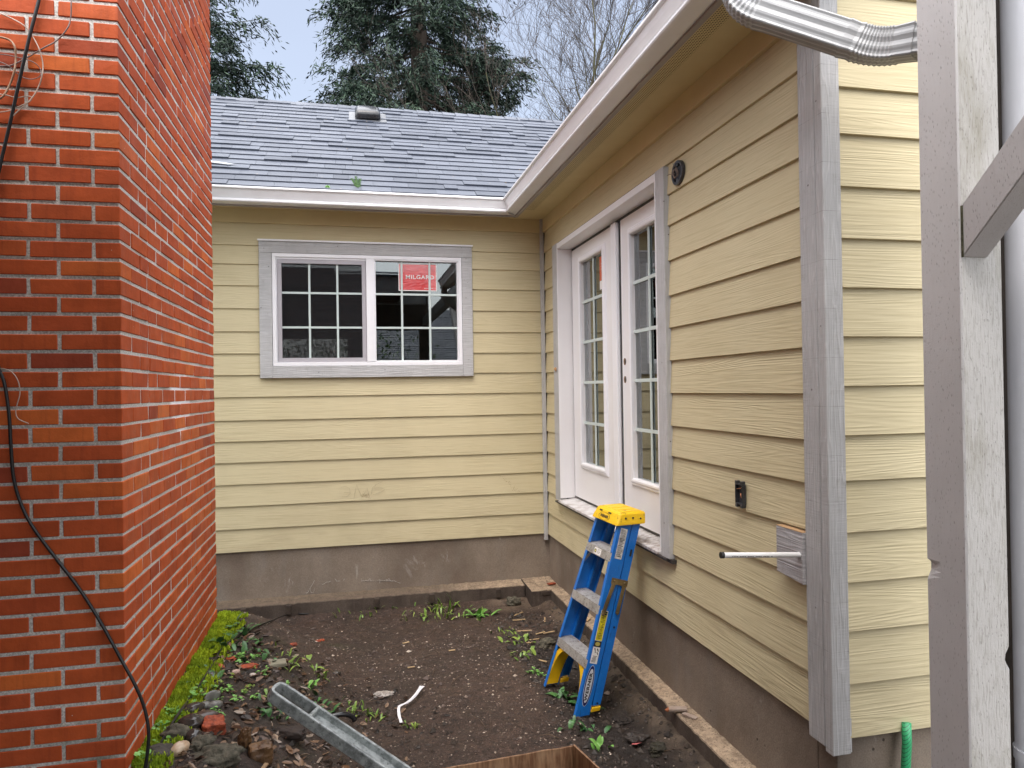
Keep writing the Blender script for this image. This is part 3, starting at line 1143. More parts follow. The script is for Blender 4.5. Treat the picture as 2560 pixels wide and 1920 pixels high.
m = MB()
m.hexa([(1.648, 3.691, .882), (1.86, 3.691, .884), (1.86, 5.6255, .884), (1.648, 5.6255, .882),
        (1.648, 3.691, .899), (1.86, 3.691, .919), (1.86, 5.6255, .919), (1.648, 5.6255, .899)])
m.build('sill', sill_mat(), dfr, bevel=.002)
m = MB()
m.box(1.655, 1.70, 3.60, 5.74, .868, .8805)
m.box(1.700, 1.71, 3.60, 5.74, .84, .868)
m.box(1.676, 1.70, 3.56, 3.66, .858, .8795)
m.box(1.7895, 1.83, 3.7005, 5.6145, .9195, .932)
m.box(1.680, 1.70, 3.70, 5.62, 3.0025, 3.0125)  # black strip drawing in the siding's shade line above the door head
m.build('sill_gasket_and_shade_strip', simple('black_gasket_and_shade', (.02, .019, .018), .6, (.06, .05, .045), 30), dfr)
m = MB()
m.box(1.86, 1.92, 3.76, 5.70, .91, 3.0)
back_ = MB()
# dark weatherstrip behind the door gaps
back_.box(1.7925, 1.80, 5.6005, 5.6145, .935, 2.9565)
back_.box(1.815, 1.82, 4.520, 4.600, .935, 2.9365)
back_.box(1.7925, 1.80, 3.7005, 5.6, 2.9365, 2.9565)
back_.build('weatherstrip', BLACK, dfr)


def moulding(m, ya, yb, za, zb, x, w=.046):
    """bevelled lite frame round a glass opening ya..yb, za..zb"""
    prof = [(0, .0), (0, .014), (.008, .019), (.020, .019), (.028, .012), (.038, .012), (w, .003), (w, .0)]
    for (p0, p1, o) in (((ya, za), (yb, za), (0, -1)), ((yb, za), (yb, zb), (1, 0)), ((yb, zb), (ya, zb), (0, 1)), ((ya, zb), (ya, za), (-1, 0))):
        r_ = []
        for (py, pz) in (p0, p1):
            sy_ = -1 if py == ya else 1
            sz_ = -1 if pz == za else 1
            ring = []
            for d_, h_ in prof:
                ring.append((x - h_, py + sy_ * d_, pz + sz_ * d_))
            r_.append(ring)
        m.sweep(r_)


def make_door(y0, y1, g0, g1, astragal):
    z0, z1, gz0, gz1 = .933, 2.936, 1.224, 2.803
    m = MB()
    m.box(XL, XL + .044, y0, g0, z0, z1)
    m.box(XL, XL + .044, g1, y1, z0, z1)
    m.box(XL + .0002, XL + .0438, g0, g1, z0, gz0)
    m.box(XL + .0002, XL + .0438, g0, g1, gz1, z1)
    d = m.build('door', DOORW, house)
    m = MB()
    moulding(m, g0, g1, gz0, gz1, XL)
    m.build('lite_frame', VINYL, d)
    m = MB()
    m.box(XL + .020, XL + .026, g0, g1, gz0, gz1)
    m.build('pane', GLASS, d)
    m = MB()
    ym = (g0 + g1) / 2
    m.box(XL + .008, XL + .016, ym - .009, ym + .009, gz0 + .001, gz1 - .001)
    for k in range(1, 5):
        zz = gz0 + (gz1 - gz0) * k / 5
        m.box(XL + .0085, XL + .016, g0, ym - .0092, zz - .0105, zz + .0105)
        m.box(XL + .0085, XL + .016, ym + .0092, g1, zz - .0105, zz + .0105)
    m.build('glazing_bar', MUNT, d)
    if astragal:
        m = MB()
        m.box(XL - .030, XL - .0005, y0 - .054, y0 + .034, z0 + .004, z1 - .004)
        m.build('astragal', VINYL, d, bevel=.006, seg=2)
    return d


dl = make_door(4.600, 5.600, 4.852, 5.367, True)
dr = make_door(3.705, 4.520, 3.835, 4.333, False)
ORANGE = simple('orange_door_sticker', (.62, .085, .03), .3, coat=.5)
m = MB()
m.box(XL + .0165, XL + .017, 4.868, 4.985, 2.60, 2.775, 0)
m.box(XL + .0160, XL + .0164, 4.876, 4.894, 2.62, 2.75, 1)
for q in range(9):
    m.box(XL + .0160, XL + .0164, 4.90 + (q % 3) * .022, 4.915 + (q % 3) * .022, 2.72 - (q // 3) * .02, 2.724 - (q // 3) * .02, 1)
m.box(XL + .0165, XL + .017, 4.90, 4.985, 2.535, 2.598, 1)
m.build('sticker', [ORANGE, WHITEP], dl)
m = MB()
for zz in (1.985, 1.865):
    ring = [(XL - .0012, 4.475 + .022 * math.cos(t), zz + .024 * math.sin(t)) for t in np.linspace(0, 2 * math.pi, 21)[:-1]]
    m.sweep([ring, [(XL - .0002, 4.475 + (p[1] - 4.475) * .99, zz + (p[2] - zz) * .99) for p in ring]], mi=0)
    ring2 = [(XL - .0016, 4.468 + .012 * math.cos(t), zz + .019 * math.sin(t)) for t in np.linspace(0, 2 * math.pi, 21)[:-1]]
    m.sweep([ring2, [(XL - .0013, p[1], p[2]) for p in ring2]], mi=1)
m.build('lock_hole', [simple('raw_wood_bore', (.26, .15, .075), .7), BLACK], dr)
m = MB()
for zz in (1.2, 1.75, 2.0, 2.4):
    m.box(XL + .006, XL + .02, 4.5202, 4.523, zz, zz + .06)
m.build('strike_plate', STEEL, dr)
# glue lump on the left casing
m = MB()
m.tube([(1.665, 5.70, 1.985), (1.660, 5.695, 1.975), (1.665, 5.69, 1.955)], [.009, .014, .006], 7)
m.build('glue_lump', simple('orange_glue', (.50, .27, .12), .5), dfr, smooth=True)

# ------------------------------------------------------------------ small fittings on the right wall
m = MB()
cy_, cz_ = 3.435, 2.929
n_ = 32
ring = lambda r_, x_: [(x_, cy_ + r_ * math.cos(2 * math.pi * k / n_), cz_ + r_ * math.sin(2 * math.pi * k / n_)) for k in range(n_)]
m.sweep([ring(.064, 1.694), ring(.064, 1.6775), ring(.060, 1.675), ring(.050, 1.6755), ring(.047, 1.69)], caps=False)
m.add(ring(.0475, 1.689), [tuple(range(n_))])
m.box(1.678, 1.69, cy_ - .012, cy_ + .012, cz_ + .034, cz_ + .050)
m.box(1.678, 1.69, cy_ - .012, cy_ + .012, cz_ - .050, cz_ - .034)
BOXP = simple('black_plastic', (.022, .024, .028), .35, (.05, .052, .06), 40)
jb = m.build('junction_box', BOXP, house, smooth=True, auto=35)
COPPER = simple('coiled_wire', (.30, .22, .17), .4, (.12, .10, .09), 60)
m = MB()
m.tube([(1.674 - .004 * math.sin(t * 3), cy_ + .026 * math.cos(t) + .002 * t, cz_ + .024 * math.sin(t)) for t in np.linspace(0, 10, 60)], .0035, 6)
m.tube([(1.676, cy_ + .02, cz_), (1.664, cy_ + .06, cz_ + .008), (1.660, cy_ + .082, cz_ + .006)], .002, 5)
m.tube([(1.676, cy_ + .0, cz_ + .02), (1.660, cy_ - .01, cz_ + .035), (1.662, cy_ + .012, cz_ + .05)], .003, 5)
m.build('wire', COPPER, jb, smooth=True)
m = MB()
oy, oz = 2.871, 1.331
m.box(1.672, 1.692, oy - .030, oy - .0265, oz - .040, oz + .040)
m.box(1.672, 1.692, oy + .0265, oy + .030, oz - .040, oz + .040)
m.box(1.672, 1.692, oy - .030, oy + .030, oz + .0402, oz + .0455)
m.box(1.672, 1.692, oy - .030, oy + .030, oz - .0455, oz - .0402)
m.box(1.688, 1.6925, oy - .0264, oy + .0264, oz - .040, oz + .040)
for sy_ in (-1, 1):
    for sz_ in (-1, 1):
        m.box(1.671, 1.690, oy + sy_ * .013, oy + sy_ * .029, oz + sz_ * .0457, oz + sz_ * .0585)
ob_ = m.build('outlet_box', BOXP, house, bevel=.0012)
m = MB()
m.tube([(1.684, oy - .014, oz - .018), (1.672, oy - .020, oz - .010), (1.676, oy - .012, oz + .004), (1.685, oy - .016, oz - .002)], .0028, 6)
m.tube([(1.684, oy - .006, oz + .030), (1.672, oy - .018, oz + .028), (1.670, oy + .012, oz + .022)], .0012, 5)
m.build('wire', simple('copper_wire', (.50, .22, .11), .35, metal=.5), ob_, smooth=True)
m = MB()
m.hexa([(1.664, 2.4035, 1.052), (1.70, 2.4035, 1.052), (1.70, 2.575, 1.066), (1.664, 2.575, 1.066),
        (1.664, 2.4035, 1.249), (1.70, 2.4035, 1.249), (1.70, 2.575, 1.249), (1.664, 2.575, 1.249)])
mbk = m.build('mounting_block', trim_mat('grey_block', (.40, .39, .405), 1.6, axis='x'), house, bevel=.002)
m = MB()
m.box(1.6635, 1.70, 2.404, 2.5745, 1.2492, 1.2508)
m.build('cut_edge', simple('raw_cut_edge', (.40, .25, .13), .7), mbk)
m = MB()
m.tube([(1.70, 2.424, 1.160), (1.345, 2.424, 1.182)], .0105, 16)
pv = m.build('pipe_stub', simple('white_plastic_pipe', (.76, .76, .76), .3, (.72, .72, .72), 8), house, smooth=True, auto=40)
m = MB()
m.tube([(1.346, 2.424, 1.182), (1.334, 2.424, 1.1827)], .0122, 16)
for q in range(26):
    xq = 1.375 + q * .0065
    if q % 5 == 4: continue
    zq = 1.182 - (xq - 1.345) * .062
    m.box(xq, xq + .0045, 2.4128, 2.4134, zq - .0045, zq - .002)
m.build('pipe_mark', simple('black_print', (.02, .02, .02), .5), pv)
m = MB()
m.tube([(1.985, 2.262, .56), (1.975, 2.250, .49), (1.955, 2.240, .36), (1.95, 2.235, .2), (1.95, 2.232, -.1)], .0165, 16)


def hose_mat():
    g = G('green_striped_hose')
    x, y, z = g.sep(g.pos())
    s = g.math('FRACT', g.math('DIVIDE', g.math('ADD', z, g.math('MULTIPLY', x, -.9)), .0125))
    c = g.mix(g.math('LESS_THAN', s, .16), (.045, .40, .17), (.01, .05, .025))
    return g.fin(c, .4)


tag(m.build('garden_hose', hose_mat(), smooth=True, org=(1.95, 2.232, 0)), 'green hose with black stripes hanging below the yellow siding', 'hose')
# ------------------------------------------------------------------ pencil writing, chalk and smears on the back wall
def px_at_y(u, v, y):
    d = _f + _r2 * ((u - 1280) / 1785.43) - _u2 * ((v - 960) / 1785.43)
    return Vector((0, 0, 1.81)) + d * (y / d.y)


m = MB()
for stroke in ([(78, 93), (108, 87), (132, 100), (136, 132), (115, 150), (84, 149)], [(98, 124), (134, 124)], [(158, 162), (166, 120), (175, 75), (190, 115), (207, 152)],
               [(205, 156), (222, 132), (238, 95), (258, 165)], [(214, 140), (250, 132)], [(262, 140), (272, 95), (296, 76), (332, 58)], [(292, 72), (284, 98), (330, 96), (345, 108), (322, 122), (276, 138)]):
    pts = [px_at_y(820 + a / 2.442, 1180 + b / 2.442, B - .0035) for a, b in stroke]
    pts = [(p[0], p[1], p[2]) for p in pts]
    m.tube(pts, .0011, 4)
m.build('pencil_writing', simple('pencil_line', (.36, .30, .19), .8), house)
m = MB()
rq = random.Random(8)
for k in range(120):
    if k < 75:
        t = rq.random()
        a, b = 1040 + 120 * t ** .8, 18 + 108 * t
        a += rq.gauss(0, 5 + 7 * t)
    else:
        a, b = 232 + rq.gauss(0, 16), 142 + rq.gauss(0, 9)
    p = px_at_y(820 + a / 2.442, 1180 + b / 2.442, B - .0038)
    w, h = rq.uniform(.0006, .0032), rq.uniform(.0005, .0016)
    m.box(p.x - w, p.x + w, p.y, p.y + .0006, p.z - h, p.z + h)
m.build('mud_smear', simple('mud_smear', (.30, .22, .12), .8), house)
m = MB()
for stroke in ([(183, 205), (160, 245), (140, 285), (118, 318), (100, 330)], [(140, 285), (150, 320), (175, 325), (182, 285)], [(260, 245), (295, 222), (350, 210)], [(392, 192), (400, 210), (440, 205)], [(470, 198), (488, 188)],
               [(648, 190), (652, 218), (668, 196), (676, 214), (700, 200), (712, 212), (735, 185), (742, 210), (775, 208)], [(785, 212), (835, 196), (830, 230)], [(840, 205), (880, 205), (925, 185), (935, 205), (975, 212), (1035, 230)], [(890, 210), (960, 205)]):
    pts = [px_at_y(740 + a / 3.97, 1400 + b / 3.97, 6.1485) for a, b in stroke]
    pts2 = []
    for a_, b_ in zip(pts[:-1], pts[1:]):
        for k in range(5):
            q = a_.lerp(b_, k / 5)
            pts2.append((q.x + rq.gauss(0, .0015), q.y, q.z + rq.gauss(0, .0022)))
    pts2.append(tuple(pts[-1]))
    m.tube(pts2, [rq.uniform(.0008, .0034) for _ in pts2], 5)
m.build('chalk_mark', simple('white_lime_scribble', (.38, .35, .31), .9), house)
# ================================================================== brick chimney
m = MB()
PITCH = .0680
JT = .0132
jA = [2.905, 3.156, 3.285, 3.504, 3.734, 3.956, 4.173, 4.400, 4.618, 4.749]
jB = [2.905, 3.044, 3.266, 3.417, 3.624, 3.849, 4.065, 4.293, 4.505, 4.749]
rb2 = random.Random(11)


def brick(x0, x1, y0, y1, z0, z1):
    j = lambda s=.0012: rb2.uniform(-s, s)
    m.hexa([(x0 + j(), y0 + j(), z0 + j()), (x1 + j(), y0 + j(), z0 + j()), (x1 + j(), y1 + j(), z0 + j()), (x0 + j(), y1 + j(), z0 + j()),
            (x0 + j(), y0 + j(), z1 + j()), (x1 + j(), y0 + j(), z1 + j()), (x1 + j(), y1 + j(), z1 + j()), (x0 + j(), y1 + j(), z1 + j())])


ztop = 1.906 + 55 * PITCH
nrow = 82
for k in range(nrow):
    zt = ztop - k * PITCH
    zb = zt - PITCH
    par = (k - 55) % 2            # 0: the course just below z = 1.906
    z0_, z1_ = zb + JT / 2 + rb2.uniform(-.0012, .0012), zt - JT / 2 + rb2.uniform(-.0012, .0012)
    js = jB if par == 0 else jA
    px = rb2.uniform(-.0015, .0015)
    fx = [CX - .207 if par == 0 else CX - .0905]
    # corner brick
    brick(fx[0] + JT / 2, CX + px, CY0 + rb2.uniform(-.001, .001), js[1] - JT / 2, z0_, z1_)
    for i in range(1, len(js) - 1):
        a = js[i] + rb2.uniform(-.004, .004) + JT / 2
        b = js[i + 1] - JT / 2 if i < len(js) - 2 else js[i + 1]
        brick(CX - .09, CX + rb2.uniform(-.002, .002), a, b, z0_ + rb2.uniform(-.001, .001), z1_ + rb2.uniform(-.001, .001))
    x = fx[0]
    while x > -2.6:
        x2 = x - .2145 + rb2.uniform(-.004, .004)
        brick(x2 + JT / 2, x - JT / 2, CY0 + rb2.uniform(-.0015, .0015), CY0 + .09, z0_ + rb2.uniform(-.001, .001), z1_ + rb2.uniform(-.001, .001))
        x = x2
nb = len(m.f)
chim_b = MB()
chim_b.v, chim_b.f, chim_b.m = m.v, m.f, m.m
co = MB()
co.v, co.f, co.m = list(m.v), list(m.f), [0] * nb
co.box(-2.62, CX - .0035, CY0 + .0045, CY1 - .002, .02, ztop, 1)
chim = co.build('chimney', [BRICK, MORTAR], org=(-1.6, 3.8, 0), bevel=.0022)
tag(chim, 'tall red brick chimney with pale mortar and a mossy foot', 'chimney')

# cables and wires on the chimney front (y just in front of CY0)
def on_front(pts, y):
    out = []
    for p in pts:
        out.append(Vector((p[0], y + (p[2] if len(p) > 2 else 0), p[1])))
    return out


def spline(pts, n=10):
    """Catmull-Rom through points"""
    P = [Vector(p) for p in pts]
    P = [P[0] * 2 - P[1]] + P + [P[-1] * 2 - P[-2]]
    out = []
    for i in range(1, len(P) - 2):
        for k in range(n):
            t = k / n
            a, b, c, d = P[i - 1], P[i], P[i + 1], P[i + 2]
            out.append(.5 * ((2 * b) + (c - a) * t + (2 * a - 5 * b + 4 * c - d) * t * t + (3 * b - a - 3 * c + d) * t ** 3))
    out.append(P[-2])
    return out


_M = Matrix((_r2, _u2, _f)).transposed()


def ray(u, v):
    """direction through a pixel of the 2560 x 1920 photograph (used once, to find where things stand)"""
    return _f + _r2 * ((u - 1280) / 1785.43) - _u2 * ((v - 960) / 1785.43)


def at_y(u, v, y):
    d = ray(u, v)
    return Vector((0, 0, 1.81)) + d * (y / d.y)


def at_x(u, v, x):
    d = ray(u, v)
    return Vector((0, 0, 1.81)) + d * (x / d.x)


def at_z(u, v, z):
    d = ray(u, v)
    return Vector((0, 0, 1.81)) + d * ((z - 1.81) / d.z)


def at_g(u, v):
    """where the ray meets the ground"""
    d = ray(u, v)
    t = 1.0
    z = 0
    for _ in range(1500):
        p = Vector((0, 0, 1.81)) + d * t
        if p.z < gz(p.x, p.y):
            break
        t += .006
    return p


K = 2560 / 2212
CABLE = simple('black_cable', (.010, .010, .011), .38, bs=300, bst=.15, bd=.0005)
YF = CY0 - .012
pts = [at_y(u * K, v * K, YF + o) for u, v, o in ((95, -60, 0), (84, 0, 0), (66, 70, -.004), (44, 165, -.004), (22, 265, -.002), (2, 350, 0), (-14, 430, 0), (-26, 560, -.004), (-22, 700, -.004), (-4, 790, 0), (10, 830, -.003), (20, 900, -.003), (24, 970, -.002), (30, 1035, 0), (46, 1090, 0), (72, 1140, -.004), (120, 1205, -.003), (170, 1270, -.002), (215, 1340, -.004), (262, 1425, -.012))]
pts += [at_y(292 * K, 1480 * K, CY0 - .03), at_y(312 * K, 1530 * K, CY0 - .03), at_y(321 * K, 1580 * K, CY0 - .04), at_y(318 * K, 1630 * K, CY0 - .05), at_y(308 * K, 1690 * K, CY0 - .06)]
m = MB()
m.tube(spline(pts, 8), .0062, 8)
tag(m.build('cable', CABLE, smooth=True, org=pts[-1]), 'thick black cable hanging down the chimney front in a long curve', 'cable')
TAN = simple('tan_wire', (.36, .22, .14), .5)
PALE = simple('pale_wire', (.50, .40, .33), .5)
GREYW = simple('grey_wire', (.20, .15, .14), .5)


def wire(name, px, mat_, rad, lab, K2=300 / 714):
    p = [at_y(u * K2, v * K2, YF + .001 - (.006 if i % 2 else .0)) for i, (u, v) in enumerate(px)]
    m = MB()
    m.tube(spline(p, 8), rad, 6)
    tag(m.build(name, mat_, smooth=True, org=p[0]), lab, 'wire', 'loose thin wires on the chimney front')


wire('loose_wire', [(-60, 60), (0, 80), (70, 110), (140, 150), (190, 210), (232, 290), (255, 380), (250, 450), (228, 520), (185, 590), (120, 650), (60, 705)], PALE, .0022, 'pale wire curving across the top left of the chimney in a wide arc')
wire('loose_wire', [(420, -60), (424, 30), (420, 110), (400, 170), (340, 240), (260, 285), (200, 320), (130, 360), (60, 390), (-30, 395)], GREYW, .0024, 'grey wire hooking up to the top edge of the chimney front')
wire('loose_wire', [(-40, 215), (0, 220), (60, 240), (88, 280), (94, 350), (86, 420), (60, 500), (20, 570), (-40, 610)], TAN, .0036, 'thick tan wire bowing out at the left of the chimney')
wire('loose_wire', [(-40, 325), (30, 325), (120, 345), (200, 370), (240, 410), (240, 450), (200, 470), (150, 465), (100, 435), (40, 385), (-30, 360)], GREYW, .0017, 'thin dark wire making a small flat loop behind the cable')
wire('loose_wire', [(-40, 555), (30, 565), (100, 580), (160, 572), (190, 580), (175, 605), (120, 630), (50, 660), (-40, 670)], PALE, .0018, 'pale wire doubling back in a narrow hairpin low in the tangle')
p = [at_y(u * K, v * K, YF) for u, v in ((-10, 796), (10, 797), (28, 806), (40, 826), (43, 850), (38, 870), (34, 890), (40, 905), (62, 915))]
m = MB()
m.tube(spline(p, 8), .0018, 6)
tag(m.build('loose_wire', PALE, smooth=True, org=p[0]), 'short pale wire drooping beside the black cable halfway down', 'wire', 'loose thin wires on the chimney front')

# ================================================================== blue step ladder
LM = Matrix(((.1542, .9425, .2964), (-.9873, .1584, .0099), (-.0376, -.2942, .9550))).to_4x4()
lad = thing('step_ladder', 'folded blue step ladder with yellow top leaning against the door sill', 'ladder')
ORG['step_ladder'] = Vector((0, 0, 0))
LM.translation = Vector((1.1579, 3.9981, .0138))
lad.matrix_world = LM
Wb, Wt, LL, FD, RD = .4299, .2693, 1.100, .0846, .141


def fibre():
    g = G('blue_fibreglass')
    p = g.obj()
    x, y, z = g.sep(p)
    n1 = g.noise(p, 9.0, 5, .65)
    c = g.mix(g.rng(n1, .4, .7), (.006, .135, .50), (.008, .165, .56))
    sc = g.noise(g.vscale(p, (60, 60, 9)), 1.0, 4, .7)
    c = g.mix(g.math('MULTIPLY', g.rng(sc, .62, .72), .55), c, (.02, .03, .05))
    c = g.mix(g.math('MULTIPLY', g.rng(g.noise(p, 130.0, 2), .66, .72), .5), c, (.12, .32, .70))
    return g.fin(c, .38, g.bump(g.noise(p, 70.0, 3), .12, .001), spec=.5)


def cap_mat():
    g = G('yellow_ladder_cap')
    p = g.obj()
    n1 = g.noise(p, 26.0, 5, .7)
    c = g.mix(g.rng(n1, .60, .70), (.80, .50, .008), (.20, .12, .02))
    c = g.mix(g.rng(g.noise(p, 11.0, 4, .6), .66, .74, 0, .8), c, (.035, .026, .012))
    return g.fin(c, .42, g.bump(n1, .1, .001))


def alu_mat():
    g = G('worn_aluminium_tread')
    p = g.obj()
    n1 = g.noise(p, 40.0, 5, .75)
    c = g.mix(g.rng(n1, .5, .66), (.47, .46, .45), (.19, .165, .15))
    c = g.mul(c, g.rng(g.noise(p, 8.0, 3), .3, .7, .8, 1.15))
    return g.fin(c, .48, g.bump(n1, .25, .001), metal=.55)


BLUE, YCAP, ALU = fibre(), cap_mat(), alu_mat()
YEL = simple('yellow_plastic', (.78, .47, .008), .4, (.70, .40, .006), 8, local=True)
BRASS = simple('brass_plated_steel', (.36, .27, .13), .38, (.20, .15, .08), 14, metal=.75, local=True)
hw = lambda u: (Wb + (Wt - Wb) * u / LL) / 2
Z3 = Vector((0, 0, 0))
SH = .308


def rail(sgn, d0, d1, u0, u1, fl, inset, name, shear=True):
    m = MB()
    t = .0036
    prof = [(0, d0), (0, d1), (-fl, d1), (-fl, d1 - t), (-t, d1 - t), (-t, d0 + t), (-fl, d0 + t), (-fl, d0)]
    rings = []
    for u in (u0, u1):
        rings.append([(sgn * (hw(u) - inset + px), d, u + (SH * (d - FD * .5) if (u == u0 and shear) else 0)) for px, d in prof])
    m.sweep(rings)
    return m.build(name, BLUE, lad, org=Z3, bevel=.0012)


fr_near = rail(1, 0, FD, .0, 1.10, .026, 0, 'front_rail')
fr_far = rail(-1, 0, FD, .0, 1.10, .026, 0, 'front_rail')
rr_near = rail(1, .0925, RD, .045, 1.10, .022, .002, 'rear_rail')
rr_far = rail(-1, .0925, RD, .045, 1.10, .022, .002, 'rear_rail')
for rr_, s in ((rr_near, 1), (rr_far, -1)):
    m = MB()
    m.hexa([(s * (hw(.03) + .002), .090, .026), (s * (hw(.03) - .028), .090, .026), (s * (hw(.03) - .028), .144, .043), (s * (hw(.03) + .002), .144, .043),
            (s * (hw(.03) + .002), .090, .052), (s * (hw(.03) - .028), .090, .052), (s * (hw(.03) - .028), .144, .068), (s * (hw(.03) + .002), .144, .068)])
    m.build('foot', YEL, rr_, org=Z3, bevel=.003)
for us in (.285, .585, .885):
    m = MB()
    h = hw(us) - .0042
    pr = [(-.001, us + .012), (-.001, us - .037), (.004, us - .040), (.006, us - .034), (.006, us + .004)]
    pr += [(.078, us + .004 + SH * .078), (.078, us - .022 + SH * .078), (.083, us - .022 + SH * .083), (.083, us + .012 + SH * .083)]
    # tread ribs on top
    for k in range(12, 0, -1):
        dd = .083 * k / 13
        uu_ = us + .012 + SH * dd
        pr += [(dd + .0016, uu_ + .0002), (dd + .0011, uu_ - .0024), (dd - .0011, uu_ - .0026), (dd - .0016, uu_)]
    m.sweep([[(sx_ * h, d, u) for d, u in pr] for sx_ in (-1, 1)])
    stp = m.build('step', ALU, lad, org=Z3)
    m = MB()
    for sx_ in (-1, 1):
        xx = sx_ * h * .62
        m.tube([(xx, -.0012, us - .012), (xx, -.0022, us - .012)], .0032, 8)
        if us > .8:
            m.beam((sx_ * (h - .002), .004, us - .105), (sx_ * (h - .035), .020, us - .035), .014, .004, (0, 1, 0))
    m.build('rivet', STEEL, stp, org=Z3)
    if us > .8:
        m = MB()
        m.box(-.050, .030, -.0018, -.0012, us - .034, us + .004, 0)
        ring = [(-.034 + .012 * math.cos(t), -.0024, us - .015 + .012 * math.sin(t)) for t in np.linspace(0, 2 * math.pi, 17)[:-1]]
        m.add(ring, [tuple(range(16))], 1)
        ring = [(-.034 + .007 * math.cos(t), -.0028, us - .015 + .007 * math.sin(t)) for t in np.linspace(0, 2 * math.pi, 17)[:-1]]
        m.add(ring, [tuple(range(16))], 2)
        for q in range(4):
            m.box(-.014, .022 - (q % 2) * .008, -.0024, -.0019, us - .003 - q * .007, us - .0005 - q * .007, 3)
        m.build('label', [WHITEP, BLACK, simple('pale_yellow_print', (.75, .68, .20), .4), simple('grey_print', (.22, .22, .22), .5)], stp, org=Z3)
# rear cross bars
m = MB()
for ub in (.24, .56, .86):
    m.box(-(hw(ub) - .006), hw(ub) - .006, .128, .1315, ub - .018, ub + .018)
m.build('rear_bar', ALU, lad, org=Z3)
# yellow knee braces under the first step
for s in (-1, 1):
    m = MB()
    rings = []
    for k in range(13):
        t = k / 12
        a = t * math.pi / 2
        x_in = hw(.0) - .030 - .108 * (1 - math.cos(a))
        u_ = .006 + .245 * math.sin(a) * .98
        wdt = .030 + .012 * math.sin(math.pi * t)
        nx_, nu_ = math.cos(a * .8), -math.sin(a * .8)
        x_out = x_in + wdt * abs(math.cos(a * .75))
        u_out = u_ + wdt * math.sin(a * .75) * .55
        rings.append([(s * x_in, .004, u_), (s * min(x_out, hw(u_) - .004), .004, u_out), (s * min(x_out, hw(u_) - .004), .075, u_out + .02), (s * x_in, .075, u_ + .02)])
    m.sweep(rings)
    m.build('knee_brace', YEL, lad, org=Z3)
# cap
m = MB()
def cap_ring(hx, d0, d1, u, r_=.012):
    out = []
    for (cx_, cd_, st_) in ((1, 1, 0), (-1, 1, 90), (-1, -1, 180), (1, -1, 270)):
        for k in range(5):
            an = R(st_ + k * 22.5)
            x_ = cx_ * (hx - r_) + r_ * math.cos(an)
            d_ = (d1 - r_ if cd_ > 0 else d0 + r_) + r_ * math.sin(an)
            out.append((x_, d_, u + SH * (d_ - .06)))
    return out
hx0 = hw(1.08)
m.sweep([cap_ring(hx0 + .014, -.020, .165, 1.078), cap_ring(hx0 + .013, -.019, .164, 1.090), cap_ring(hx0 + .002, -.010, .156, 1.138), cap_ring(hx0 - .004, -.004, .150, 1.146), cap_ring(hx0 - .016, .008, .138, 1.1485)])
for (xa, xb) in ((-.115, -.02), (.0, .05), (.07, .112)):
    m.hexa([(xa, .012, 1.1475 + SH * (.012 - .06)), (xb, .012, 1.1475 + SH * (.012 - .06)), (xb, .130, 1.1475 + SH * .07), (xa, .130, 1.1475 + SH * .07),
            (xa, .012, 1.1515 + SH * (.012 - .06)), (xb, .012, 1.1515 + SH * (.012 - .06)), (xb, .130, 1.1515 + SH * .07), (xa, .130, 1.1515 + SH * .07)])
cap = m.build('cap', YCAP, lad, org=Z3, bevel=.0015)
# cap front decals
def capf(x, t):
    """point on the sloping front of the cap, t = 0 bottom .. 1 top"""
    d = -.0242 + t * .0115
    return Vector((x, d, 1.080 + t * .060 + SH * (d - .06)))
m = MB()
for (xa, xb) in ((-.088, -.055), (.015, .050)):
    m.add([capf(xa, .80), capf(xb, .80), capf(xb, .93), capf(xa, .93)], [(0, 1, 2, 3)])
nO = 28
for k in range(nO):
    t0, t1 = 2 * math.pi * k / nO, 2 * math.pi * (k + 1) / nO
    q = lambda t, s_: capf(-.012 + .062 * s_ * math.cos(t), .42 + .36 * s_ * math.sin(t))
    m.add([q(t0, .97), q(t1, .97), q(t1, 1.03), q(t0, 1.03)], [(0, 1, 2, 3)])
tv, tf = text_geo('WERNER', .03, .0012)
mx_ = max(v.x for v in tv)
m.add([capf(-.012 + v.x * .046 / mx_, .42 + v.y * 12.0) for v in tv], tf)
m.build('label', simple('black_cap_print', (.025, .02, .012), .5), cap, org=Z3)
m = MB()
for (d_, u_) in ((.030, 1.108), (.075, 1.122), (.068, 1.090), (.125, 1.130), (.128, 1.112)):
    xx = hx0 + .0105
    m.tube([(xx - .006, d_, u_), (xx + .001, d_, u_)], .0058, 10)
m.build('rivet', simple('dark_rivet', (.06, .055, .05), .4, metal=.6), cap, org=Z3)


# labels on the near front rail
def on_rail(d, u, e=.0008):
    return Vector((hw(u) + e, d, u))


def rail_rect(m, d0, d1, u0, u1, mi, e=.0008):
    m.add([on_rail(d0, u0, e), on_rail(d1, u0, e), on_rail(d1, u1, e), on_rail(d0, u1, e)], [(0, 1, 2, 3)], mi)


def rail_text(m, body, d, u, size, mi, e=.0016, weight=0.0, along=True, fit=None, sx_=1.0):
    tv, tf = text_geo(body, size, weight)
    k = 1.0
    if fit:
        k = fit / max(abs(v.x) for v in tv)
    # text runs up the rail
    m.add([on_rail(d - v.y * (k if not fit else sx_), u + v.x * k, e) if along else on_rail(d + v.x * k, u + v.y * k, e) for v in tv], tf, mi)


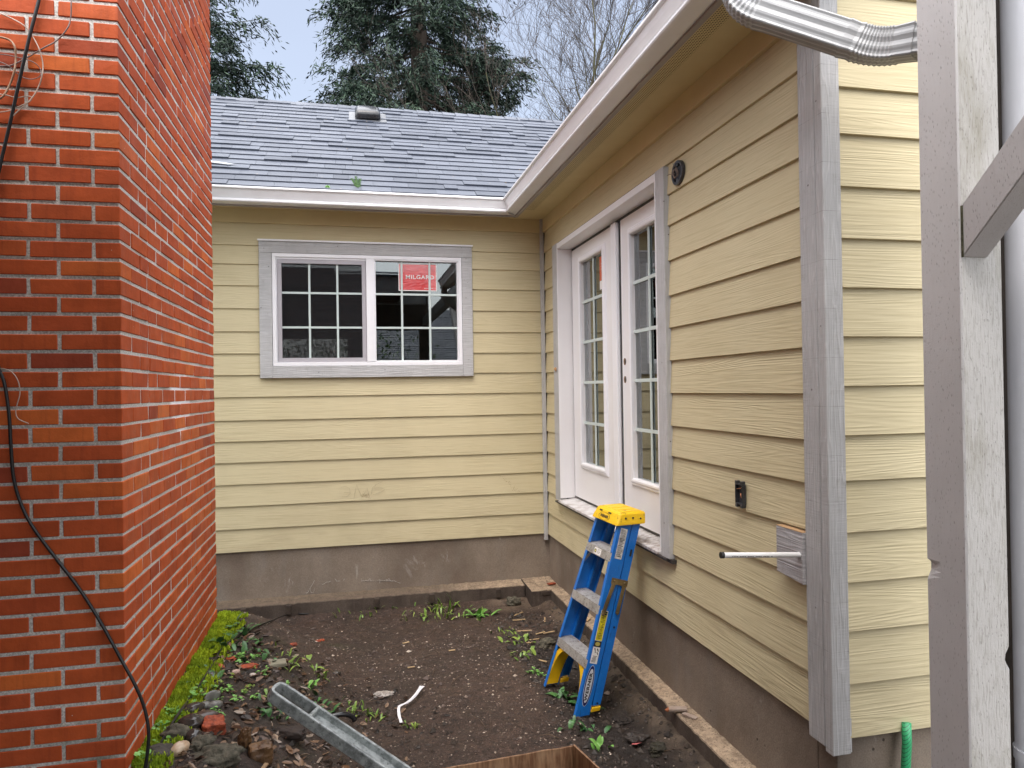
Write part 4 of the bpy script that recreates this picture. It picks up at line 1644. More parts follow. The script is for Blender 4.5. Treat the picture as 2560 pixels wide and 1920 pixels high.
WORN = simple('worn_white_label', (.66, .66, .66), .5, (.40, .38, .36), 40, local=True)
YLAB = simple('yellow_warning_label', (.72, .62, .015), .45, (.50, .40, .02), 30, local=True)
PRT_ = simple('black_label_print', (.02, .02, .02), .5)
NAVY = simple('navy_print', (.010, .018, .11), .4)
SILV = simple('silver_print', (.60, .62, .66), .4)
rl = random.Random(4)
m = MB()
rail_rect(m, .020, .066, .875, 1.050, 0)
u_ = 1.040
while u_ > .885:
    hgt = rl.choice((.0022, .0022, .004))
    a = .024 + rl.uniform(0, .004)
    b = .062 - rl.uniform(0, .012)
    rail_rect(m, a, b, u_ - hgt, u_, 1, .0013)
    u_ -= hgt + rl.uniform(.003, .0052)
m.build('label', [WORN, PRT_], fr_near, org=Z3)
m = MB()
rail_rect(m, .012, .058, .412, .580, 0)
rail_rect(m, .0145, .0555, .414, .578, 1, .0011)
rail_rect(m, .0155, .0545, .556, .576, 2, .0014)
rail_text(m, 'CAUTION', .035, .566, .012, 1, .0018, .0003, along=False, fit=.016)
u_ = .552
while u_ > .42:
    hgt = rl.choice((.0020, .0034))
    a = .018 + rl.uniform(0, .008)
    b = .052 - rl.uniform(0, .014)
    if .46 < u_ < .51:
        a += .01
        b -= .004
    rail_rect(m, a, b, u_ - hgt, u_, 2, .0015)
    u_ -= hgt + rl.uniform(.0035, .007)
m.build('label', [WHITEP, YLAB, PRT_], fr_near, org=Z3)
m = MB()
rail_rect(m, .012, .058, .378, .410, 0)
ringo = [on_rail(.035 + .016 * math.cos(t), .394 + .011 * math.sin(t), .0014) for t in np.linspace(0, 2 * math.pi, 21)[:-1]]
m.add(ringo, [tuple(range(20))], 2)
rail_rect(m, .012, .058, .286, .377, 1)
# lightning and falling-figure sign
m.add([on_rail(a, b, .0014) for a, b in ((.020, .368), (.030, .350), (.026, .350), (.038, .336), (.031, .345), (.035, .346), (.026, .372))], [(0, 1, 2, 3, 4, 5, 6)], 0)
m.add([on_rail(a, b, .0014) for a, b in ((.038, .366), (.048, .352), (.052, .356), (.046, .368), (.042, .372))], [(0, 1, 2, 3, 4)], 0)
m.add([on_rail(a, b, .0014) for a, b in ((.040, .348), (.050, .335), (.053, .338), (.044, .352))], [(0, 1, 2, 3)], 0)
u_ = .328
while u_ > .292:
    rail_rect(m, .018 + rl.uniform(0, .005), .052 - rl.uniform(0, .008), u_ - .0025, u_, 0, .0014)
    u_ -= .0062
m.build('label', [PRT_, WHITEP, simple('dull_gold_print', (.45, .38, .10), .5)], fr_near, org=Z3)
m = MB()
def oval(a, b, e, mi):
    pts_ = []
    for t in np.linspace(0, 2 * math.pi, 41)[:-1]:
        cu = math.copysign(abs(math.cos(t)) ** .9, math.cos(t))
        pts_.append(on_rail(.037 + b * math.sin(t) * (1 - .0 * abs(cu)), .165 + a * cu, e))
    m.add(pts_, [tuple(range(40))], mi)
oval(.112, .0265, .0008, 0)
oval(.109, .0245, .0012, 1)
oval(.092, .0185, .0016, 0)
rail_text(m, 'WERNER', .037, .160, .040, 2, .0022, .0016, True, fit=.078, sx_=.62)
m.build('label', [SILV, NAVY, PRT_], fr_near, org=Z3)
m = MB()
rail_rect(m, .112, .126, .905, .945, 0)
m.build('label', [PRT_], rr_near, org=Z3)
# spreaders
for s in (1, -1):
    m = MB()
    P3 = lambda d, u, e: (s * (hw(u) + e), d, u)
    m.prism([P3(.030, .738, .004), P3(.036, .728, .004), (s * (hw(.73) + .004), .080, .736), P3(.132, .728, .004), P3(.140, .738, .004), P3(.140, .768, .004), P3(.030, .768, .004)], (s * .003, 0, 0))
    m.beam(P3(.048, .742, .0085), P3(.022, .560, .0085), .024, .003, (0, 1, 0))
    m.beam(P3(.118, .742, .0085), P3(.112, .578, .0085), .024, .003, (0, 1, 0))
    m.beam(P3(.048, .742, .0115), P3(.022, .560, .0115), .010, .003, (0, 1, 0))
    m.beam(P3(.118, .742, .0115), P3(.112, .578, .0115), .010, .003, (0, 1, 0))
    for d_, u_ in ((.048, .750), (.118, .750), (.022, .562), (.112, .580)):
        m.tube([P3(d_, u_, .006), P3(d_, u_, .0145)], .0075, 10)
    m.build('spreader', BRASS, lad, org=Z3, bevel=.0008)
m = MB()
for u_ in (.06, .27, .30, .55, .60, .86, .90, 1.02):
    for s in (1, -1):
        m.tube([(s * (hw(u_) - .013), -.0012, u_), (s * (hw(u_) - .013), -.0002, u_)], .003, 8)
for u_ in (.08, .5):
    m.tube([(hw(u_) - .002, .118, u_), (hw(u_) + .002, .118, u_)], .006, 10)
m.build('rivet', simple('blue_rivet', (.02, .05, .12), .4, metal=.5, local=True), fr_near, org=Z3)
# ================================================================== porch (post, brace, beam, roof) beside the camera, plus an added shade wing
def post_mat(name, worn, col=(.52, .505, .51)):
    g = G(name)
    p = g.pos()
    x, y, z = g.sep(p)
    u = g.math('ADD', x, y)
    gr = g.noise(g.comb(g.math('MULTIPLY', x, 190.0), g.math('MULTIPLY', y, 190.0), g.math('MULTIPLY', z, 22.0)), 1.0, 3, .65)
    sand = g.noise(p, 260.0, 2, .6)
    # incising slits
    cell = g.n('ShaderNodeTexVoronoi', feature='F1')
    g.put(cell.inputs['Vector'], g.comb(g.math('MULTIPLY', x, 200.0), g.math('MULTIPLY', y, 200.0), g.math('MULTIPLY', z, 44.0)))
    cell.inputs['Scale'].default_value = 1.0
    slit = g.rng(cell.outputs['Distance'], .10, .22, 1, 0)
    keep = g.math('GREATER_THAN', g.sep(cell.outputs['Color'])[0], .30)
    slit = g.math('MULTIPLY', slit, keep)
    c = g.mix(g.rng(g.noise(p, 4.0, 4), .35, .7), col, tuple(q * .9 for q in col))
    green = g.rng(g.noise(g.vscale(p, (9, 9, 3)), 1.0, 5, .65), .50, .72)
    c = g.mix(g.math('MULTIPLY', green, .55 * worn), c, (.20, .185, .11))
    c = g.mix(g.math('MULTIPLY', g.rng(gr, .50, .70), .38 * worn), c, (.15, .125, .085))
    c = g.mix(g.math('MULTIPLY', slit, .50), c, (.11, .095, .085))
    h = g.math('SUBTRACT', g.math('ADD', g.math('MULTIPLY', gr, .4 + 1.2 * worn), g.math('MULTIPLY', sand, .5)), g.math('MULTIPLY', slit, 1.6))
    return g.fin(c, .72, g.bump(h, .6, .003), spec=.3)


porch = thing('porch', 'grey timber porch post with a diagonal brace and white pipe beside it', 'porch', (1.69, 1.69, 0))
POSTA, POSTB = post_mat('post_smooth_light_offset', .10, (.60, .595, .60)), post_mat('post_worn_light_offset', .95, (.50, .49, .47))  # light put into the base tones: smooth sides lifted, worn front lowered
m = MB()
x0, x1, y0, y1, zb, zt = 1.619, 1.759, 1.617, 1.759, -.1, 3.30
c_ = .007
# eight-sided post, with a gouge on the left arris and one on the right arris
def post_ring(z, gl=0.0, gr=0.0):
    return [(x0 + c_ * .6, y0, z), (x1 - .05, y0, z), (x1 - c_ - gr, y0, z), (x1 - gr * .3, y0 + c_ + gr, z), (x1, y1 - c_, z), (x1 - c_, y1, z), (x0 + c_ + gl * .6, y1 - gl * .2, z), (x0 + gl * .3, y1 - c_ - gl, z), (x0, y1 - .055, z), (x0, y0 + c_ * .6, z)]
zs_ = [zb, 1.02, 1.035, 1.05, 1.065, 1.085, 1.245, 1.26, 1.275, 1.29, 1.305, 3.30]
gl_ = {1.275: .018, 1.29: .022, 1.26: .008}
gr_ = {1.035: .008, 1.05: .014, 1.065: .012}
m.sweep([post_ring(z, gl_.get(z, 0), gr_.get(z, 0)) for z in zs_])
# front (towards the camera) faces use the worn paint, its tone also lowered against the light
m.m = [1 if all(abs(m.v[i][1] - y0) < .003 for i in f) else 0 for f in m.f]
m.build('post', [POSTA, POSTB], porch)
m = MB()
m.prism([(1.624, 1.6165, 2.150), (1.624, 1.6165, 2.292), (1.624, .55, 3.29), (1.624, .40, 3.29)], (.082, 0, 0))
m.build('brace', [post_mat('painted_brace', .22, (.54, .53, .535))], porch, bevel=.003)
m = MB()
m.prism([(1.6215, 1.6168, 2.15), (1.6240, 1.6168, 2.15), (1.6240, 1.6168, 2.29), (1.6215, 1.6168, 2.29)], (0, -.006, 0))
m.build('moss_gap', simple('dark_moss_gap', (.03, .03, .012), .9, (.10, .10, .06), 45), porch)
WOODD = simple('dark_porch_board', (.10, .075, .055), .8, (.06, .045, .033), 6, 40, .2, .002)
GREYB = simple('grey_porch_fascia', (.30, .31, .32), .6, (.24, .25, .26), 6, 40, .2, .002)
m = MB()
m.box(1.62, 1.76, -4.0, 1.60, 3.301, 3.48)
m.box(-3.4, 1.20, .72, .86, 3.20, 3.42)
m.box(-3.4, 1.25, .60, .64, 3.43, 3.70)
m.box(-.20, .78, 1.951, 1.99, 3.20, 3.45)
m.box(-3.4, -.201, 2.40, 2.44, 3.24, 3.45)  # edge of the unseen left wing, added to shade the chimney front
m.box(-.245, -.205, 1.955, 2.40, 3.24, 3.45)  # end of the same added shade wing
m.box(.751, .79, .65, 1.95, 3.20, 3.45)
m.build('beam', GREYB, porch)
m = MB()
m.hexa([(-3.4, .59, 3.49), (1.25, .59, 3.49), (1.25, -4.2, 4.3), (-3.4, -4.2, 4.3), (-3.4, .59, 3.52), (1.25, .59, 3.52), (1.25, -4.2, 4.33), (-3.4, -4.2, 4.33)])
m.box(-3.4, .75, .595, 1.95, 3.225, 3.25)
m.box(-3.4, -.25, 1.952, 2.40, 3.26, 3.28)  # ceiling of the added wing, keeps light off the chimney front
m.build('porch_ceiling_with_shade_wing', WOODD, porch)
m = MB()
m.hexa([(-3.5, .55, 3.725), (1.3, .55, 3.725), (1.3, -4.3, 4.54), (-3.5, -4.3, 4.54), (-3.5, .55, 3.745), (1.3, .55, 3.745), (1.3, -4.3, 4.56), (-3.5, -4.3, 4.56)])
m.box(-3.5, .80, .66, 2.02, 3.452, 3.475)
m.box(-3.5, -.19, 2.021, 2.46, 3.452, 3.475)  # out-of-view wing added only to darken the chimney front
m.build('porch_roof_with_shade_wing', SHING, porch)
m = MB()
m.box(-3.4, -2.9, -4.15, -4.0, -.1, 4.28)
m.box(-2.899, -1.60, -4.15, -4.0, -.1, 4.28)
m.box(-.05, .25, -4.15, -4.0, -.1, 4.28)
m.box(1.55, 1.76, -4.15, -4.0, -.1, 4.28)
m.box(-1.599, -.051, -4.15, -4.0, 3.0, 4.28)
m.box(.251, 1.549, -4.15, -4.0, 3.2, 4.28)
m.box(-1.599, -.051, -4.15, -4.0, -.1, .8)
m.box(.251, 1.549, -4.15, -4.0, -.1, .8)
m.box(-3.4, -3.25, -4.0, 2.9, -.1, 3.42)
m.build('porch_wall', WOODD, porch)
m = MB()
m.box(1.7605, 2.02, 1.742, 1.757, -.1, 3.36)
m.build('backing_board', WOODD, porch)
m = MB()
m.box(-3.2, 1.9, -4.0, 1.58, -.2, .14)
m.build('porch_slab', CONC, porch)

# ================================================================== cardboard box and the metal rail
def card_mat():
    g = G('wet_cardboard')
    p = g.pos()
    x, y, z = g.sep(p)
    st = g.noise(g.comb(g.math('MULTIPLY', x, 60.0), g.math('MULTIPLY', y, 60.0), g.math('MULTIPLY', z, 7.0)), 1.0, 4, .65)
    c = g.mix(g.rng(st, .40, .62), (.150, .068, .030), (.33, .185, .095))
    c = g.mix(g.rng(g.noise(p, 12.0, 3), .5, .7, 0, .5), c, (.40, .26, .15))
    return g.fin(c, .6, g.bump(g.noise(p, 60.0, 3), .2, .001))


BXC = [(.18, 2.482), (.785, 2.530), (.905, 1.98), (.27, 1.95)]
m = MB()
for i in range(4):
    a, b = Vector((*BXC[i], 0)), Vector((*BXC[(i + 1) % 4], 0))
    d = (b - a).normalized()
    nrm = Vector((d.y, -d.x, 0)) * .007
    a2, b2 = a + d * (.0 if i % 2 == 0 else .008), b - d * (.0 if i % 2 == 0 else .008)
    n_ = 10
    for k in range(n_):
        p0, p1 = a2.lerp(b2, k / n_), a2.lerp(b2, (k + 1) / n_)
        z0_ = .497 + .004 * noise.noise((k * .7, i * 3.1, 1)) if i != 1 else .503 - .012 * k / n_
        z1_ = .497 + .004 * noise.noise(((k + 1) * .7, i * 3.1, 1)) if i != 1 else .503 - .012 * (k + 1) / n_
        m.hexa([p0 + Vector((0, 0, .0)), p1 + Vector((0, 0, .0)), p1 + nrm, p0 + nrm,
                p0 + Vector((0, 0, z0_)), p1 + Vector((0, 0, z1_)), p1 + nrm + Vector((0, 0, z1_)), p0 + nrm + Vector((0, 0, z0_))])
m.add([(p[0], p[1], .025) for p in BXC], [(3, 2, 1, 0)])
tag(m.build('cardboard_box', card_mat(), org=(.53, 2.23, 0)), 'open brown box at the bottom edge of the picture', 'box')


def galv():
    g = G('weathered_cast_metal')
    p = g.pos()
    n1 = g.noise(p, 30.0, 5, .7)
    c = g.mix(g.rng(n1, .42, .60), (.40, .425, .415), (.19, .205, .20))
    c = g.mix(g.rng(g.noise(p, 75.0, 3), .60, .68, 0, .7), c, (.07, .075, .07))
    c = g.mix(g.rng(g.noise(p, 7.0, 3), .5, .7, 0, .4), c, (.46, .49, .47))
    return g.fin(c, .5, g.bump(n1, .3, .002), metal=.25)


ra = Vector((-.262, 2.505, .822))
rdv = Vector((.346, -.150, -.212)).normalized()
rw = rdv.cross(Vector((0, 0, 1))).normalized()
rn = rw.cross(rdv).normalized()
hwid = .034
m = MB()
Lr = 1.22
path = [(Lr, -hwid)] + [(.055, -hwid)] + [(.040 - .040 * abs(math.sin(t)) ** .55, -hwid * math.copysign(abs(math.cos(t)) ** .55, math.cos(t))) for t in np.linspace(.15, math.pi - .15, 11)] + [(.055, hwid), (Lr, hwid)]
rings = []
for i, (s_, w_) in enumerate(path):
    a = Vector(path[max(i - 1, 0)])
    b = Vector(path[min(i + 1, len(path) - 1)])
    t = (b - a).normalized()
    nrm = Vector((-t.y, t.x))
    ring = []
    for e, h in ((-.006, -.020), (.006, -.020), (.006, .020), (-.006, .020)):
        q = Vector((s_, w_)) + nrm * e
        ring.append(ra + rdv * q.x + rw * q.y + rn * h)
    rings.append(ring)
m.sweep(rings)
rb_cross = [ra + rdv * s_ + rw * w_ + rn * h for (s_, w_, h) in ((.150, -hwid, -.022), (.164, -hwid, -.022), (.164, hwid, -.022), (.150, hwid, -.022), (.150, -hwid, .020), (.162, -hwid, .020), (.162, hwid, .020), (.150, hwid, .020))]
m.hexa(rb_cross)
m.hexa([ra + rdv * s_ + rw * w_ + rn * h for (s_, w_, h) in ((.163, -hwid, -.020), (Lr, -hwid, -.020), (Lr, hwid, -.020), (.163, hwid, -.020), (.163, -hwid, -.002), (Lr, -hwid, -.002), (Lr, hwid, -.002), (.163, hwid, -.002))])
tag(m.build('metal_rail', galv(), org=ra, bevel=.004, seg=2), 'grey weathered metal rail with a slotted rounded end lying on the box', 'rail')

# ================================================================== stones, bricks and scraps on the soil
def ico(sub=2):
    t = (1 + 5 ** .5) / 2
    vs = [Vector(p).normalized() for p in ((-1, t, 0), (1, t, 0), (-1, -t, 0), (1, -t, 0), (0, -1, t), (0, 1, t), (0, -1, -t), (0, 1, -t), (t, 0, -1), (t, 0, 1), (-t, 0, -1), (-t, 0, 1))]
    fs = [(0, 11, 5), (0, 5, 1), (0, 1, 7), (0, 7, 10), (0, 10, 11), (1, 5, 9), (5, 11, 4), (11, 10, 2), (10, 7, 6), (7, 1, 8), (3, 9, 4), (3, 4, 2), (3, 2, 6), (3, 6, 8), (3, 8, 9), (4, 9, 5), (2, 4, 11), (6, 2, 10), (8, 6, 7), (9, 8, 1)]
    for _ in range(sub):
        cache, nf = {}, []
        def mid(a, b):
            k = (min(a, b), max(a, b))
            if k not in cache:
                vs.append(((vs[a] + vs[b]) / 2).normalized())
                cache[k] = len(vs) - 1
            return cache[k]
        for a, b, c in fs:
            ab, bc, ca = mid(a, b), mid(b, c), mid(c, a)
            nf += [(a, ab, ca), (b, bc, ab), (c, ca, bc), (ab, bc, ca)]
        fs = nf
    return vs, fs


ICO3 = ico(3)
ICO2 = ico(2)
WET = simple('wet_dark_stone', (.030, .025, .022), .13, (.050, .040, .033), 25, 90, .06, .001)
LUMP = simple('pitted_concrete_lump', (.115, .10, .072), .9, (.045, .042, .028), 45, 110, .9, .006)
TANS = simple('tan_stone', (.36, .22, .13), .4, (.52, .40, .28), 30, 60, .3, .002)
GREYS = simple('grey_stone', (.20, .20, .185), .4, (.13, .125, .11), 20, 80, .3, .002)
REDB = simple('broken_red_brick', (.42, .082, .028), .75, (.18, .04, .02), 38, 90, .6, .004)
SLABM = simple('grey_green_slab', (.27, .255, .185), .8, (.20, .185, .13), 20, 90, .4, .003)


def rock(name, px, py, size, mat_, lab, cat, rotz=0.0, rough=.12, seed=0, sink=.25, smooth_=True, blocky=0.0, tilt=0.0, group=None):
    p = at_g(px, py)
    vs, fs = ICO3
    m = MB()
    rot = Matrix.Rotation(rotz, 3, 'Z') @ Matrix.Rotation(tilt, 3, 'X')
    out = []
    for v in vs:
        w = v.copy()
        if blocky:
            mx = max(abs(w.x), abs(w.y), abs(w.z))
            w = w.lerp(w / mx * .80, blocky)
        r_ = 1 + rough * noise.fractal(w * 1.7 + Vector((seed * 7.3, seed, 0)), 1.0, 2.0, 3) * 1.4
        w = w * r_
        w = rot @ Vector((w.x * size[0] / 2, w.y * size[1] / 2, w.z * size[2] / 2))
        out.append(w + Vector((p.x, p.y, p.z + size[2] * (.5 - sink))))
    m.add(out, fs)
    o = m.build(name, mat_, smooth=smooth_, org=(p.x, p.y, p.z))
    return tag(o, lab, cat, group)


G_ = 'stones by the mossy chimney foot'
rock('stone', 482, 1781, (.105, .06, .055), WET, 'smooth dark oval wet stone, the farthest of the pile by the chimney moss', 'stone', .5, .06, 1, group=G_)
rock('stone', 506, 1798, (.135, .07, .05), simple('reddish_stone', (.07, .045, .035), .3, (.05, .033, .027), 20, 60, .2, .002), 'flat brownish stone wedged between two round wet ones', 'stone', .35, .08, 2, .35, group=G_)
rock('stone', 477, 1820, (.105, .09, .075), WET, 'big round glossy wet stone in the middle of the pile', 'stone', .2, .06, 3, group=G_)
rock('stone', 484, 1851, (.075, .07, .06), WET, 'small dark stone in front of the big glossy round one', 'stone', 1.2, .10, 4, group=G_)
rock('stone', 440, 1846, (.105, .085, .075), LUMP, 'grey pitted lump beside the black hose', 'stone', .3, .22, 5, group=G_)
rock('stone', 450, 1882, (.085, .055, .06), TANS, 'tan and cream rounded stone nearest the hose', 'stone', 1.0, .08, 6, group=G_)
rock('stone', 505, 1868, (.10, .075, .06), LUMP, 'crumbly mossy lump below the red brick chunk', 'stone', .6, .25, 7, group=G_)
rock('stone', 540, 1903, (.19, .13, .08), LUMP, 'large crumbly grey lump at the bottom edge among dead leaves', 'stone', .2, .28, 8, .35, group=G_)
rock('stone', 400, 1885, (.12, .10, .06), simple('dark_lump', (.07, .06, .05), .8, (.04, .034, .028), 30, 90, .6, .004), 'low dark lump half buried left of the tan stone', 'stone', .2, .2, 9, .4, group=G_)
rock('stone', 537, 1768, (.070, .045, .04), GREYS, 'small grey wet stone behind the dark oval one', 'stone', .3, .08, 10, group=G_)
rock('stone', 512, 1766, (.05, .05, .03), GREYS, 'pale grey pebble between the oval stone and the rosette weed', 'stone', .3, .1, 12, group=G_)
rock('stone_shard', 531, 1752, (.085, .018, .055), GREYS, 'thin grey shard standing on edge behind the stones', 'stone', .75, .12, 11, .15)
rock('brick_chunk', 533, 1830, (.105, .095, .085), REDB, 'large broken red brick chunk beside the wet stones', 'brick', .35, .14, 13, .25, False, .75, .25)
rock('brick_chip', 616, 1671, (.125, .055, .03), REDB, 'long flat red brick chip near the square slab', 'brick', .25, .2, 14, .3, False, .5)
rock('brick_chip', 575, 1650, (.065, .04, .025), REDB, 'small red brick chip behind the long flat one', 'brick', -.3, .2, 15, .3, False, .4)
rock('brick_chip', 548, 1668, (.03, .085, .02), REDB, 'narrow red sliver of brick left of the long flat chip', 'brick', .6, .2, 16, .2, False, .4)
rock('brick_chip', 733, 1613, (.05, .035, .02), REDB, 'small red chip lying alone on bare soil, left of a pair', 'brick', .2, .2, 17, .3, False, .4)
rock('brick_chip', 795, 1604, (.045, .032, .02), REDB, 'red chip touching another on bare soil, left of the two', 'brick', .5, .2, 18, .3, False, .4)
rock('brick_chip', 806, 1602, (.035, .028, .02), REDB, 'red chip touching another on bare soil, right of the two', 'brick', -.2, .2, 19, .3, False, .4)
rock('slab', 692, 1664, (.125, .085, .028), SLABM, 'squarish grey green slab fragment lying flat on the soil', 'slab', .2, .05, 20, .1, False, .95, .06)
rock('stone', 590, 1684, (.045, .035, .03), simple('pink_stone', (.50, .36, .30), .6), 'small pinkish stone in front of the long brick chip', 'stone', .2, .12, 21, .3, False, .6)
rock('stone', 632, 1689, (.035, .025, .02), simple('pale_stone', (.48, .42, .36), .6), 'pale pebble right of the pinkish stone', 'stone', .1, .1, 22, .3)
rock('stone', 526, 1692, (.055, .045, .035), WET, 'dark pebble by the hose behind the bright rosette', 'stone', .1, .1, 23, .3)
rock('stone', 840, 1685, (.065, .045, .03), WET, 'dark flat pebble right of the grassy weeds', 'stone', .1, .1, 24, .35)
rock('stone', 798, 1689, (.05, .05, .03), simple('brown_pebble', (.10, .07, .05), .5), 'brown pebble left of the dark flat one', 'stone', .3, .1, 25, .4)
WOODB = simple('wet_brown_wood', (.16, .085, .035), .5, (.07, .036, .018), 24, 80, .5, .004, stretch=(1, 1, .3))
rock('wood_block', 652, 1902, (.115, .085, .11), WOODB, 'brown chopped wood block standing at the bottom edge', 'wood', .2, .10, 26, .25, False, .8, .1)
rock('bark', 612, 1868, (.055, .045, .11), WOODB, 'curled strip of brown bark left of the wood block', 'bark', .5, .3, 27, .2, False, .3, .3)
rock('log', 722, 1842, (.17, .085, .07), simple('dark_rotten_log', (.030, .018, .012), .7, (.018, .011, .008), 20, 70, .5, .004), 'dark rotten log lying under the metal rail', 'log', -.25, .14, 28, .3, False, .3)
rock('concrete_chunk', 1284, 1512, (.13, .09, .085), LUMP, 'rounded grey concrete chunk in front of the step in the footing', 'concrete', .2, .2, 29, .2, False, .3)
rock('concrete_chunk', 1366, 1617, (.145, .10, .075), LUMP, 'rough pale chunk beside the far foot of the ladder', 'concrete', .6, .22, 30, .3, False, .4)
rock('clod', 1596, 1850, (.14, .10, .05), simple('dark_clod', (.045, .034, .028), .6, (.02, .015, .012), 30, 80, .8, .006), 'flat dark clod near the pink leaf by the footing', 'clod', .2, .25, 31, .3, False, .3)
rock('clod', 1645, 1880, (.10, .08, .06), simple('mossy_clod', (.03, .026, .012), .7, (.012, .010, .007), 30, 80, .8, .006), 'dark mossy clod in front of the flat one by the footing', 'clod', .2, .25, 32, .3, False, .3)
rock('clod', 1560, 1800, (.13, .11, .05), simple('black_clod', (.016, .012, .010), .8, (.03, .022, .017), 40, 90, .9, .006), 'black soil clod behind the near ladder foot', 'clod', .9, .3, 33, .4, False, .2)

# black plastic loop
m = MB()
c0 = at_g(845, 1815)
arc = [Vector((c0.x + .085 * math.cos(t), c0.y + .02 * math.cos(t), c0.z + .004 + .055 * math.sin(t))) for t in np.linspace(.1, 3.0, 16)]
m.tube(arc, .014, 10)
tag(m.build('plastic_loop', simple('wet_black_plastic', (.012, .012, .014), .12, (.02, .02, .022), 30, 40, .3, .003), smooth=True, org=c0), 'wet black plastic loop arching out of the soil behind the rail', 'loop')
# white strap
def ribbon(m, pts, w, up=Vector((0, 0, 1)), th=.0012):
    vs, fs = [], []
    for i, p in enumerate(pts):
        t = (pts[min(i + 1, len(pts) - 1)] - pts[max(i - 1, 0)]).normalized()
        s_ = t.cross(up).normalized() * w / 2
        vs += [p - s_, p + s_, p + s_ + up * th, p - s_ + up * th]
    for i in range(len(pts) - 1):
        for k in range(4):
            fs.append((i * 4 + k, i * 4 + (k + 1) % 4, (i + 1) * 4 + (k + 1) % 4, (i + 1) * 4 + k))
    fs += [(3, 2, 1, 0), tuple(len(vs) - 4 + k for k in range(4))]
    m.add(vs, fs)


lift = lambda p, h: Vector((p.x, p.y, gz(p.x, p.y) + h))
sp = [lift(at_g(u * K, v * K), h) for u, v, h in ((867, 1566, .012), (862, 1550, .014), (863, 1538, .03), (880, 1530, .03), (896, 1518, .035), (908, 1504, .04), (915, 1497, .04))]
m = MB()
ribbon(m, spline(sp, 5), .016)
sp2 = [lift(at_g(u * K, v * K), h) for u, v, h in ((866, 1537, .032), (884, 1527, .034), (900, 1512, .042), (909, 1499, .046))]
ribbon(m, spline(sp2, 5), .012)
tag(m.build('plastic_strap', simple('white_plastic_strap', (.80, .80, .84), .35), org=sp[0]), 'bent white plastic strap lying on the brown soil', 'strap')
# crumpled plastic
p = at_g(958, 1739)
m = MB()
vs, fs = ICO2
m.add([(p.x + v.x * .055 * (1 + .5 * noise.noise(v * 2.3)), p.y + v.y * .04 * (1 + .5 * noise.noise(v * 3.1)), p.z + .008 + v.z * .014 * (1 + .8 * noise.noise(v * 4.0))) for v in vs], fs)
tag(m.build('plastic_scrap', simple('crumpled_plastic', (.42, .39, .36), .3, (.25, .22, .20), 60, 70, .8, .004), org=p), 'crumpled greyish plastic scrap left of the white strap', 'scrap')
# hoses on the ground
pts = [lift(at_g(u * K, v * K), h) for u, v, h in ((305, 1690, .012), (330, 1645, .012), (360, 1600, .03), (384, 1562, .035), (410, 1520, .02), (432, 1488, .02), (455, 1448, .012), (480, 1405, .012), (506, 1385, .012), (530, 1366, .01), (560, 1355, .01), (590, 1343, .012), (620, 1332, .014), (650, 1330, .012), (668, 1327, .0))]
m = MB()
m.tube(spline(pts, 6), .006, 8)
tag(m.build('hose', CABLE, smooth=True, org=pts[0]), 'thin black hose running along the moss toward the back footing', 'hose')
# pink leaf
p = lift(at_g(1592, 1868), .012)
m = MB()
m.add([p + Vector(q) for q in ((-.03, -.005, .004), (-.01, -.022, .01), (.02, -.015, .012), (.034, .004, .004), (.012, .018, .008), (-.016, .016, .002))], [(0, 1, 2, 3, 4, 5)])
tag(m.build('pink_leaf', simple('pink_leaf', (.62, .16, .16), .5), org=p), 'small pink fallen leaf on dark soil by the right footing', 'leaf')
# wood splinters
SPL = simple('pale_wood_splinter', (.50, .36, .20), .7, (.38, .26, .14), 20)
for i, (u, v, a, l_) in enumerate(((1297, 1537, .6, .10), (1294, 1553, -.1, .12), (1307, 1580, -.2, .13), (1351, 1585, .35, .08), (1335, 1602, .05, .08), (1323, 1610, -.1, .08), (1362, 1552, 1.3, .10), (1372, 1584, .2, .09), (1356, 1655, -.9, .07), (1130, 1629, .0, .045), (1028, 1671, .1, .045), (1015, 1610, .3, .05))):
    p = lift(at_g(u, v), .008)
    d = Vector((math.cos(a), math.sin(a), .03))
    m = MB()
    m.beam(p - d * l_ / 2, p + d * l_ / 2, .011, .005, (-math.sin(a), math.cos(a), 0))
    tag(m.build('wood_splinter', SPL, org=p), 'pale wood splinter lying on the dark soil near the corner of the footings' if i < 9 else 'short pale wood chip lying on the bare brown soil', 'splinter', 'pale wood splinters near the footing' if i < 9 else 'short pale wood chips on the soil')
# broken wood on the right footing
p = Vector((1.640, 3.42, .135))
m = MB()
m.beam(p + Vector((-.055, .02, .012)), p + Vector((.03, -.01, .016)), .035, .010, (0, 1, 0), 0)
m.beam(p + Vector((.00, -.03, .004)), p + Vector((.04, -.10, .004)), .028, .008, (1, 0, 0), 0)
m.beam(p + Vector((-.07, .02, .004)), p + Vector((-.04, .03, .012)), .02, .008, (0, 1, 0), 1)
tag(m.build('broken_wood', [simple('grey_broken_wood', (.36, .29, .24), .8, (.28, .21, .17), 30), simple('rusty_wood_end', (.30, .10, .04), .8)], org=p), 'broken piece of grey wood lying on the right footing ledge', 'wood')
p = Vector((1.648, 4.93, .14))
m = MB()
m.beam(p + Vector((-.02, -.02, 0)), p + Vector((.02, .02, .004)), .03, .006, (1, 0, 0))
tag(m.build('wood_chip', SPL, org=p), 'square pale wood chip on the ledge behind the ladder', 'chip')
p = Vector((1.66, 5.90, .145))
m = MB()
m.beam(p + Vector((-.04, -.02, .004)), p + Vector((.03, .01, 0)), .03, .010, (0, 1, 0))
tag(m.build('brick_chip', REDB, org=p), 'brown chip lying on top of the corner step of the footing', 'chip')

